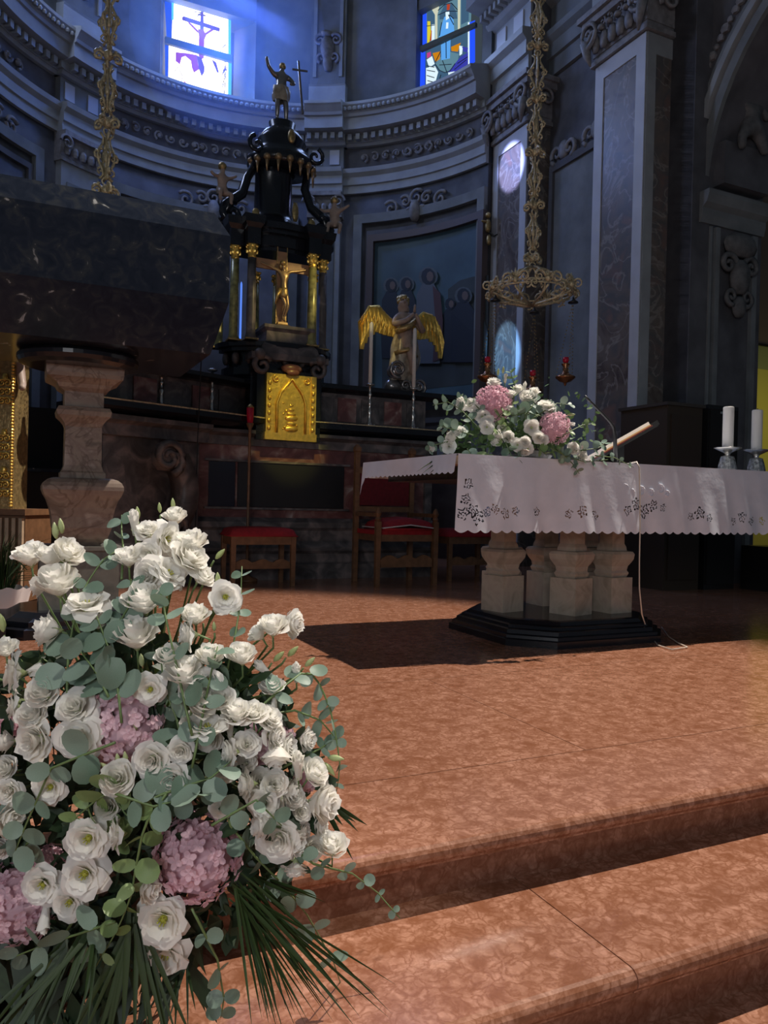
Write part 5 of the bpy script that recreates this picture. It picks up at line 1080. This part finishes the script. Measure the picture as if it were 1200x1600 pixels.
def bloom(root, base, hub, px, py, d, kind, face, Y, stem=True, ctr=None):
    P = onY(px, py, Y); D = d / FPX * Y; out = (P - hub).normalized()
    n = out * .5 + TO * .5 + Vector((0, 0, .35))
    if face: n = sum((DIR[c] for c in face), Vector((0, 0, 0))).normalized() * 1.1 + TO * (.45 if 'f' not in face else .6)
    n.normalize(); mw0 = basis(n) @ Matrix.Rotation(random.uniform(0, 6.28), 4, 'Z')
    if kind in 'hjg':
        me = HYJ if kind == 'j' else random.choice(HY)
        if kind == 'g':
            me = GB; o = inst(root, 'flower_bud', me, Matrix.Translation(P - base) @ basis(n) @ Matrix.Scale(D, 4))
        else:
            o = inst(root, 'chrysanthemum_head' if kind == 'j' else 'hydrangea_head', me, Matrix.Translation(P - base) @ mw0 @ Matrix.Scale(D, 4)); return o
        sc = D
    else:
        sc = D * (1.0 if kind != 'b' else 1.0); h = {'o': .2, 'r': .25, 'c': .35, 'b': .45}[kind]
        o = inst(root, 'lisianthus_bloom', random.choice(BM[kind]), Matrix.Translation(P - base - n * (h * sc)) @ mw0 @ Matrix.Scale(sc, 4))
        if kind == 'o' and Y < 2: inst(o, 'flower_centre', CENTRE, Matrix.Identity(4))
        inst(o, 'calyx', CALYX, Matrix.Identity(4))
    if stem:
        q = P - n * (.3 * D); mid = q.lerp(hub, .45) - n * .03 + Vector((0, 0, -.01)); pts = [q, q - n * (.35 * D) + Vector((0, 0, -.15 * D)), q.lerp(mid, .5) - n * .01, mid, hub]
        s_ = MB().tube([p - base for p in pts], [.0016, .0018, .002, .0025, .003], 5)
        part(root, 'stem', s_, stem_m, True, True)
    return o
def sprig(root, base, pts, L0, L1, n, young=False, th=.0016, jit=.35, name='eucalyptus_sprig', flat=0.):
    P = [Vector(p) for p in pts]
    def at(t):
        k = t * (len(P) - 1); i = min(int(k), len(P) - 2); f_ = k - i
        a, b = P[i], P[i + 1]; return a.lerp(b, f_), (b - a).normalized()
    s_ = MB().tube([at(k / 12)[0] - base for k in range(13)], [th * (1.4 - .8 * k / 12) for k in range(13)], 5)
    o = part(root, name, s_, stem_m, True, True)
    for k in range(n):
        t = .06 + .94 * (k + .5) / n; p, tg = at(min(t, 1)); L = (L0 + (L1 - L0) * t) * .5
        side = tg.cross(Vector((0, -1, .15))).normalized(); tw = random.uniform(-1, 1) * .8 + (pi / 2 if k % 2 else 0) * .6
        for sg in (-1, 1):
            e = (side * sg * cos(tw) + Vector((0, -1, .1)) * sin(tw) * .7 * sg + tg * .35 + Vector([random.gauss(0, jit * .3) for _ in range(3)])).normalized()
            nrm = (Vector((0, -1, .35)) + tg * .4 + Vector([random.gauss(0, jit) for _ in range(3)])); nrm = (nrm - e * nrm.dot(e)).normalized(); y = nrm.cross(e)
            mw = Matrix(((e.x, y.x, nrm.x, p.x - base.x), (e.y, y.y, nrm.y, p.y - base.y), (e.z, y.z, nrm.z, p.z - base.z), (0, 0, 0, 1)))
            inst(o, 'leaf', random.choice(LY if young else LF), mw @ Matrix.Scale(L * random.uniform(.8, 1.15), 4))
        if young is None: pass
    return o
def blade_strip(m, a, b, w, sag, base, tw=0.):
    a, b = Vector(a), Vector(b); d = (b - a); L = d.length; side = d.cross(Vector((0, -1, tw))).normalized(); vs = []; N_ = 7
    for k in range(N_ + 1):
        t = k / N_; p = a + d * t + Vector((0, 0, -sag * L * (t * t - t) * -1 * -4 * -.25)) ; ww = w * (1 - (t ** 3)) * (.5 + .5 * min(1, t * 5))
        p = p - base + Vector((0, 0, sag * L * 4 * t * (1 - t) * .5))
        vs += [p - side * ww, p + Vector((0, -.25 * ww, 0)), p + side * ww]
    m.add(vs, [(3 * k, 3 * k + 1, 3 * k + 4, 3 * k + 3) for k in range(N_)] + [(3 * k + 1, 3 * k + 2, 3 * k + 5, 3 * k + 4) for k in range(N_)])
# ---- the big arrangement in the foreground
HB = Vector((-.44, 1.42, .24)); FB = Vector((-.50, 1.70, 0))
fa = thing('flower_arrangement', 'large foreground arrangement of white lisianthus, pink hydrangeas and eucalyptus at the platform edge', 'flowers', FB.x, FB.y, 0, world=True)
part(fa, 'container', MB().lathe([(.09, 0), (.10, .01), (.12, .12), (.125, .16), (.11, .17)], 20), black_p, True)
part(fa, 'floral_foam', MB().box(-.10, .16, -.30, .08, .165, .27, .03), dark_leaf, True)
def Yd(x, y): return 1.38 - .30 * math.sqrt(max(0, 1 - ((x - 200) / 400) ** 2 - ((y - 1270) / 500) ** 2))
BL = [(47, 866, 44, 'c', 'u'), (79, 868, 40, 'c', 'u'), (107, 862, 44, 'c', 'ur'), (90, 907, 58, 'c', 'u'), (60, 915, 30, 'c', 'l'), (135, 942, 62, 'o', 'u'), (72, 985, 46, 'c', 'l'), (8, 1012, 34, 'c', 'u'),
  (20, 1052, 58, 'o', 'l'), (60, 1048, 30, 'c', 'd'), (67, 1080, 46, 'c', ''), (117, 1104, 58, 'r', ''), (234, 1078, 44, 'o', 'f'), (212, 990, 58, 'c', 'u'), (292, 992, 44, 'r', 'l'), (265, 1024, 38, 'c', 'u'),
  (288, 1050, 54, 'c', 'u'), (225, 935, 58, 'c', 'u'), (232, 898, 52, 'r', 'lf'), (265, 895, 56, 'o', 'ur'), (200, 870, 36, 'c', 'u'), (230, 866, 38, 'r', 'f'), (232, 828, 38, 'r', ''), (210, 817, 36, 'b', 'u'),
  (274, 806, 32, 'c', 'u'), (262, 842, 54, 'o', 'r'), (298, 870, 60, 'r', 'ur'), (300, 846, 42, 'c', 'u'), (317, 900, 34, 'c', 'ur'), (353, 933, 46, 'o', 'rf'), (305, 960, 38, 'c', 'u'), (327, 1024, 40, 'c', 'u'),
  (378, 1022, 40, 'c', 'u'), (402, 990, 28, 'c', 'ul'), (426, 977, 40, 'c', 'u'), (458, 974, 38, 'c', 'r'), (412, 1046, 32, 'b', 'ul'), (463, 1051, 29, 'b', 'u'), (425, 1072, 34, 'c', 'u'), (428, 1098, 24, 'b', 'd'),
  (324, 1064, 40, 'o', 'f'), (313, 1098, 48, 'c', 'ur'), (324, 1134, 52, 'o', 'u'), (359, 1137, 32, 'b', 'u'), (282, 1174, 38, 'r', 'f'), (329, 1156, 34, 'c', 'f'), (368, 1112, 42, 'c', 'u'), (396, 1112, 46, 'r', 'u'),
  (422, 1121, 44, 'r', 'ur'), (430, 1150, 44, 'r', 'r'), (387, 1162, 38, 'r', ''), (358, 1176, 42, 'r', 'l'), (431, 1182, 42, 'c', 'd'), (466, 1197, 42, 'b', 'u'), (492, 1207, 40, 'c', 'ur'), (480, 1156, 30, 'c', 'r'),
  (387, 1190, 28, 'c', ''), (384, 1226, 44, 'r', 'l'), (408, 1220, 34, 'c', ''), (429, 1226, 36, 'c', ''), (456, 1236, 34, 'c', 'r'), (412, 1256, 42, 'o', 'f'), (505, 1256, 54, 'c', 'r'), (440, 1262, 28, 'b', 'd'),
  (460, 1247, 28, 'c', ''), (472, 1268, 32, 'r', ''), (434, 1312, 60, 'r', 'f'), (408, 1290, 38, 'c', 'l'), (460, 1316, 40, 'c', 'r'), (475, 1298, 30, 'r', 'r'), (489, 1325, 32, 'c', ''), (519, 1320, 42, 'c', 'u'),
  (461, 1359, 38, 'r', 'd'), (253, 1440, 74, 'o', 'f'), (258, 1494, 64, 'o', 'fd'), (9, 1158, 30, 'c', 'l'), (52, 1158, 60, 'r', 'lf'), (50, 1116, 42, 'c', ''), (20, 1105, 38, 'o', 'l'), (121, 1153, 66, 'o', 'f'),
  (236, 1188, 52, 'r', 'f'), (183, 1216, 46, 'c', ''), (268, 1220, 50, 'r', 'f'), (77, 1231, 48, 'o', 'f'), (13, 1237, 38, 'r', 'f'), (15, 1280, 44, 'c', 'r'), (8, 1200, 34, 'c', ''), (136, 1312, 64, 'o', 'f'),
  (181, 1304, 46, 'o', 'l'), (130, 1368, 66, 'o', 'f'), (65, 1384, 58, 'o', 'f'), (107, 1412, 50, 'o', 'f'), (70, 1432, 40, 'b', 'd'), (233, 1390, 36, 'c', 'r'), (0, 1327, 26, 'c', ''),
  (-30, 1060, 55, 'o', 'l'), (-35, 1190, 55, 'r', ''), (-40, 1300, 60, 'o', ''), (300, 1075, 36, 'c', ''), (345, 1090, 36, 'c', ''), (168, 1262, 34, 'c', ''), (352, 1205, 34, 'c', ''), (345, 1262, 30, 'c', ''), (152, 968, 34, 'c', 'u'),
  (500, 1290, 30, 'c', 'r'), (448, 1165, 34, 'c', 'r'), (300, 1130, 34, 'c', ''),
  (198, 1132, 128, 'h', ''), (175, 1180, 60, 'h', ''), (417, 1158, 88, 'h', ''), (308, 1338, 140, 'h', ''), (28, 1408, 128, 'h', ''), (75, 1345, 50, 'h', ''), (6, 1135, 56, 'h', ''), (478, 1218, 40, 'h', ''), (-60, 1150, 90, 'h', ''),
  (88, 840, 26, 'g', 'u'), (97, 832, 24, 'g', 'u'), (5, 985, 30, 'g', 'u'), (271, 795, 18, 'g', 'u'), (250, 800, 16, 'g', 'u'), (216, 810, 20, 'g', 'u'), (240, 850, 18, 'g', 'ur'), (338, 872, 22, 'g', 'ur'), (341, 914, 22, 'g', 'u'),
  (317, 968, 24, 'g', 'u'), (321, 1018, 16, 'g', 'u'), (313, 1040, 22, 'g', 'u'), (451, 1024, 24, 'g', 'ur'), (429, 1032, 24, 'g', 'ur'), (478, 1040, 22, 'g', 'ur'), (514, 1183, 26, 'g', 'r'), (508, 1193, 24, 'g', 'rd'),
  (475, 1341, 22, 'g', 'l'), (185, 1195, 22, 'g', 'u'), (197, 1192, 22, 'g', 'u'), (172, 1203, 20, 'g', 'ul'), (213, 1140, 18, 'g', 'u'), (222, 1040, 22, 'g', 'u'), (40, 1095, 24, 'g', 'l'), (335, 985, 16, 'g', 'u')]
for x, y, d, k, f_ in BL:
    Y = Yd(x, y) + (.06 if k == 'h' else (.02 if d < 36 else 0))
    if x > 455 and k != 'h': Y += .0
    bloom(fa, FB, HB, x, y, d * (1.27 if k != 'h' and k != 'g' else 1.0), k, f_, Y, stem=(y < 1110 or x > 390 or x < 60) and k != 'h')
def PX(L, dy=-.02): return [onY(x, y, Yd(x, y) + dy) for x, y in L]
K = 1.3 / FPX
for L, l0, l1, n, yg in (
    ([(105, 1120), (105, 1040), (112, 985), (130, 920), (160, 875), (180, 862)], 44, 24, 6, False), ([(190, 905), (193, 860), (190, 830), (190, 805)], 20, 26, 3, False),
    ([(345, 1120), (352, 1060), (366, 1000), (376, 940), (378, 885)], 28, 20, 7, False), ([(390, 1120), (440, 1075), (480, 1045), (500, 1070), (515, 1105), (525, 1150), (532, 1200), (525, 1240)], 34, 12, 9, False),
    ([(400, 1120), (460, 1110), (500, 1125), (530, 1160)], 40, 22, 4, False), ([(330, 1200), (360, 1290), (400, 1340), (440, 1380), (480, 1430), (520, 1500), (540, 1560)], 28, 30, 8, False),
    ([(450, 1320), (490, 1350), (550, 1365), (590, 1395), (625, 1435)], 24, 14, 6, False), ([(260, 1240), (225, 1290), (213, 1350), (205, 1400), (185, 1450), (150, 1510)], 36, 24, 7, True),
    ([(200, 1220), (150, 1250), (110, 1285)], 38, 26, 4, True), ([(120, 1430), (95, 1470), (60, 1540), (30, 1600), (20, 1660)], 50, 44, 4, False), ([(230, 1250), (270, 1235), (330, 1215), (360, 1190)], 42, 30, 4, False),
    ([(170, 1090), (150, 1050), (120, 1010)], 44, 34, 4, False), ([(190, 1130), (180, 1040), (165, 1000), (150, 960)], 38, 28, 4, False), ([(290, 1180), (275, 1120), (255, 1070), (250, 1010)], 40, 26, 5, False),
    ([(300, 1200), (320, 1100), (330, 1050), (340, 1010)], 34, 22, 5, False), ([(180, 1240), (240, 1260), (280, 1250), (330, 1240)], 38, 28, 4, False), ([(150, 1330), (210, 1290), (180, 1250)], 36, 28, 3, True),
    ([(440, 1200), (500, 1170), (530, 1150)], 22, 12, 5, False), ([(60, 1300), (30, 1330), (0, 1290), (-30, 1250)], 36, 30, 4, False), ([(330, 1290), (400, 1250), (440, 1290)], 32, 26, 3, False),
    ([(180, 1440), (120, 1460), (60, 1480), (10, 1500)], 40, 34, 4, False), ([(300, 1420), (340, 1500), (350, 1560), (345, 1590)], 24, 26, 4, False), ([(170, 1000), (200, 950), (205, 905)], 34, 24, 4, False),
    ([(180, 1160), (80, 1200), (40, 1290), (20, 1340)], 38, 30, 5, False), ([(300, 1150), (260, 970), (250, 920)], 32, 24, 5, False)):
    sprig(fa, FB, PX(L, random.uniform(-.02, .03)), l0 * K, l1 * K, n, yg)
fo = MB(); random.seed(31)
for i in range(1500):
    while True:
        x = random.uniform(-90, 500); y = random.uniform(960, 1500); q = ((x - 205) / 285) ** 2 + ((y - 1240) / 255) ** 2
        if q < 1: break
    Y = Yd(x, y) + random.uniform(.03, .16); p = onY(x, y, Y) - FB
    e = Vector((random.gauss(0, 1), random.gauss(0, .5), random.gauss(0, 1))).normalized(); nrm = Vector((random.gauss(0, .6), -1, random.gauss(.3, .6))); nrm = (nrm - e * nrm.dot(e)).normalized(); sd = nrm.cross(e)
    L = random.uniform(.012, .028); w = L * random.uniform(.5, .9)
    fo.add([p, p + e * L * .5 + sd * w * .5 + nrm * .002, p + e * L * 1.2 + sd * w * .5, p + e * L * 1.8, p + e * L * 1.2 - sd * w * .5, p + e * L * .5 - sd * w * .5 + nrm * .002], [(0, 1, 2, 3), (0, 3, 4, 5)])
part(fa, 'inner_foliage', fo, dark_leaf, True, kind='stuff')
# lance-shaped dark leaves and palm fronds spilling over the steps
def frond(a, ends, w=.0026, sag=.06, mat=palm_m, name='palm_frond'):
    m = MB(); A_ = onY(a[0], a[1], a[2])
    for x, y, Y in ends: blade_strip(m, A_ + Vector((random.gauss(0, .006), random.gauss(0, .006), random.gauss(0, .008))), onY(x, y, Y), w * random.uniform(.8, 1.3), sag * random.uniform(.3, 1.5), FB, random.uniform(-.5, .5))
    part(fa, name, m, mat, True, True)
random.seed(9)
frond((372, 1385, 1.14), [(395 + 9 * k + random.uniform(-8, 8), 1610 - .3 * k * k * .3 + random.uniform(-15, 30), 1.02 + random.uniform(-.03, .03)) for k in range(26)])
frond((385, 1400, 1.16), [(420 + 14 * k, 1600 - 9 * k + random.uniform(-15, 15), 1.04) for k in range(9)])
frond((390, 1370, 1.18), [(440 + 10 * k, 1440 + random.uniform(-40, 30), 1.10) for k in range(8)], .003)
frond((285, 1500, 1.16), [(190 + 11 * k + random.uniform(-6, 6), 1600 + random.uniform(-30, 25), 1.10) for k in range(11)], .0022)
frond((150, 1445, 1.12), [(40 + 12 * k + random.uniform(-8, 8), 1600 + random.uniform(-40, 40), 1.04) for k in range(9)], .003)
frond((120, 1460, 1.14), [(-60 + 12 * k + random.uniform(-8, 8), 1640 + random.uniform(-40, 40), 1.06) for k in range(10)], .0035)
frond((210, 1430, 1.12), [(90 + 14 * k + random.uniform(-8, 8), 1640 + random.uniform(-30, 40), 1.08) for k in range(16)], .004)
frond((500, 1245, 1.28), [(545, 1330, 1.24), (560, 1300, 1.25), (556, 1285, 1.26), (536, 1290, 1.25), (552, 1345, 1.22), (575, 1290, 1.27)], .004, .03)
frond((40, 880, 1.4), [(2, 850, 1.45), (10, 905, 1.4)], .002)
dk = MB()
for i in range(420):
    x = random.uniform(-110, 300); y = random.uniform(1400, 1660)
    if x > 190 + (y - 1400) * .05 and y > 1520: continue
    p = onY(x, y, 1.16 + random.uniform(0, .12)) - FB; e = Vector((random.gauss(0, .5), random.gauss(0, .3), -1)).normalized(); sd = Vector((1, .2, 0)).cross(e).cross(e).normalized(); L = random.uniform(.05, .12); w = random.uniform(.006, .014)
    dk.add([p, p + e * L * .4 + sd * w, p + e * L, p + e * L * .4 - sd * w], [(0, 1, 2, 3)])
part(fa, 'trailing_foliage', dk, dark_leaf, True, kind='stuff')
# ---- arrangement on the altar
TB = W(.12, -4.55, .977); HB2 = TB + Vector((0, 0, .12))
ta = thing('altar_flower_arrangement', 'long arrangement with two pink chrysanthemums on the left end of the white altar cloth', 'flowers', TB.x, TB.y, TB.z, world=True)
part(ta, 'tray', MB().lathe([(.11, 0), (.13, .03), (.12, .05)], 18), black_p, True)
def Yt(x, y): return 4.0 - .22 * math.sqrt(max(0, 1 - ((x - 800) / 160) ** 2)) * min(1, max(.2, (y - 580) / 100))
TL = [(772, 598, 19, 'c', 'u'), (790, 591, 12, 'b', 'u'), (810, 607, 15, 'c', 'u'), (799, 615, 16, 'c', 'u'), (820, 604, 12, 'b', 'u'), (835, 611, 15, 'c', 'u'), (720, 631, 18, 'c', 'l'), (733, 631, 20, 'o', ''), (745, 640, 18, 'o', ''),
  (754, 651, 20, 'o', 'f'), (762, 658, 18, 'o', 'f'), (761, 667, 20, 'o', 'f'), (831, 668, 22, 'o', 'f'), (842, 684, 17, 'r', 'f'), (849, 687, 15, 'r', 'f'), (825, 621, 24, 'c', ''), (854, 633, 27, 'r', 'u'), (860, 640, 20, 'r', ''),
  (778, 682, 17, 'c', 'l'), (775, 690, 15, 'c', 'd'), (794, 682, 17, 'c', ''), (809, 695, 18, 'o', 'f'), (820, 691, 16, 'c', 'f'), (825, 701, 17, 'o', 'f'), (818, 707, 17, 'r', 'd'), (718, 675, 16, 'c', ''), (705, 684, 18, 'c', 'l'), (702, 697, 20, 'r', 'f'),
  (675, 701, 13, 'c', 'l'), (896, 701, 17, 'c', ''), (909, 701, 11, 'b', 'u'), (909, 712, 15, 'c', ''), (890, 663, 13, 'b', 'r'), (796, 640, 12, 'c', ''), (785, 668, 12, 'c', ''),
  (771, 631, 58, 'j', ''), (866, 669, 50, 'j', ''), (786, 583, 8, 'g', 'u'), (778, 586, 8, 'g', 'u'), (887, 648, 9, 'g', 'r'), (803, 648, 9, 'g', 'u')]
for x, y, d, k, f_ in TL: bloom(ta, TB, HB2, x, y, d * (.98 if k == 'j' else 1.3), k, f_, Yt(x, y) - (.02 if k != 'j' else -.02), stem=k not in 'j' and y < 640)
K2 = 3.9 / FPX
for L, l0, l1, n, yg in (([(750, 670), (720, 640), (700, 628), (676, 633)], 14, 9, 5, False), ([(740, 680), (705, 670), (685, 665)], 15, 12, 4, False), ([(760, 650), (735, 625), (712, 622)], 11, 8, 4, False), ([(800, 640), (805, 605), (797, 578)], 9, 8, 6, True),
    ([(765, 700), (760, 720), (762, 740), (765, 755)], 15, 10, 4, True), ([(730, 700), (738, 715)], 12, 10, 2, False), ([(830, 655), (870, 630), (895, 633)], 14, 9, 4, False), ([(880, 680), (910, 664), (930, 662)], 9, 6, 4, True),
    ([(860, 700), (890, 715), (915, 722), (950, 718)], 12, 9, 6, False), ([(930, 712), (960, 715), (990, 730)], 9, 6, 4, False), ([(800, 660), (780, 675), (770, 690)], 14, 10, 3, True), ([(820, 650), (835, 630), (828, 612)], 16, 10, 4, False),
    ([(870, 700), (895, 725), (905, 740)], 12, 8, 3, False), ([(790, 690), (800, 715), (815, 712)], 12, 10, 3, False), ([(700, 690), (680, 695), (668, 705)], 12, 9, 3, False), ([(845, 650), (820, 645), (800, 650)], 14, 12, 3, False),
    ([(800, 700), (775, 655), (790, 640)], 13, 10, 4, True), ([(900, 705), (935, 700), (948, 690)], 12, 9, 4, False), ([(840, 700), (850, 708), (870, 706)], 12, 8, 3, True)):
    pts = [onY(x, y, Yt(x, y) - .03) for x, y in L]
    for p in pts:
        if p.z < 1.0: p.y -= .0
    sprig(ta, TB, pts, l0 * K2 * 1.15, l1 * K2 * 1.15, n, yg, .0025)
fo = MB()
for i in range(700):
    x = random.gauss(800, 62); y = 700 - abs(random.gauss(0, 34))
    if not 690 < x < 940: continue
    p = onY(x, y, Yt(x, y) + random.uniform(.0, .12)) - TB; e = Vector((random.gauss(0, 1), random.gauss(0, .5), random.gauss(0, 1))).normalized(); nrm = Vector((random.gauss(0, .6), -1, random.gauss(.3, .6))); nrm = (nrm - e * nrm.dot(e)).normalized(); sd = nrm.cross(e)
    L = random.uniform(.012, .024); w = L * random.uniform(.6, 1.)
    fo.add([p, p + e * L * .5 + sd * w * .5, p + e * L * 1.2 + sd * w * .5, p + e * L * 1.8, p + e * L * 1.2 - sd * w * .5, p + e * L * .5 - sd * w * .5], [(0, 1, 2, 3), (0, 3, 4, 5)])
part(ta, 'inner_foliage', fo, leafmat('fresh_leaf', (.06, .12, .04), (.15, .24, .08), .25), True, kind='stuff')
pf_ = MB(); 
for k in range(9): blade_strip(pf_, onY(735, 690, 3.95), onY(650 + 9 * k + 2 * (k > 5), 738 + 2.5 * k if k < 8 else 748, 3.72), .006, .10, TB)
part(ta, 'palm_frond', pf_, palm_m, True, True)
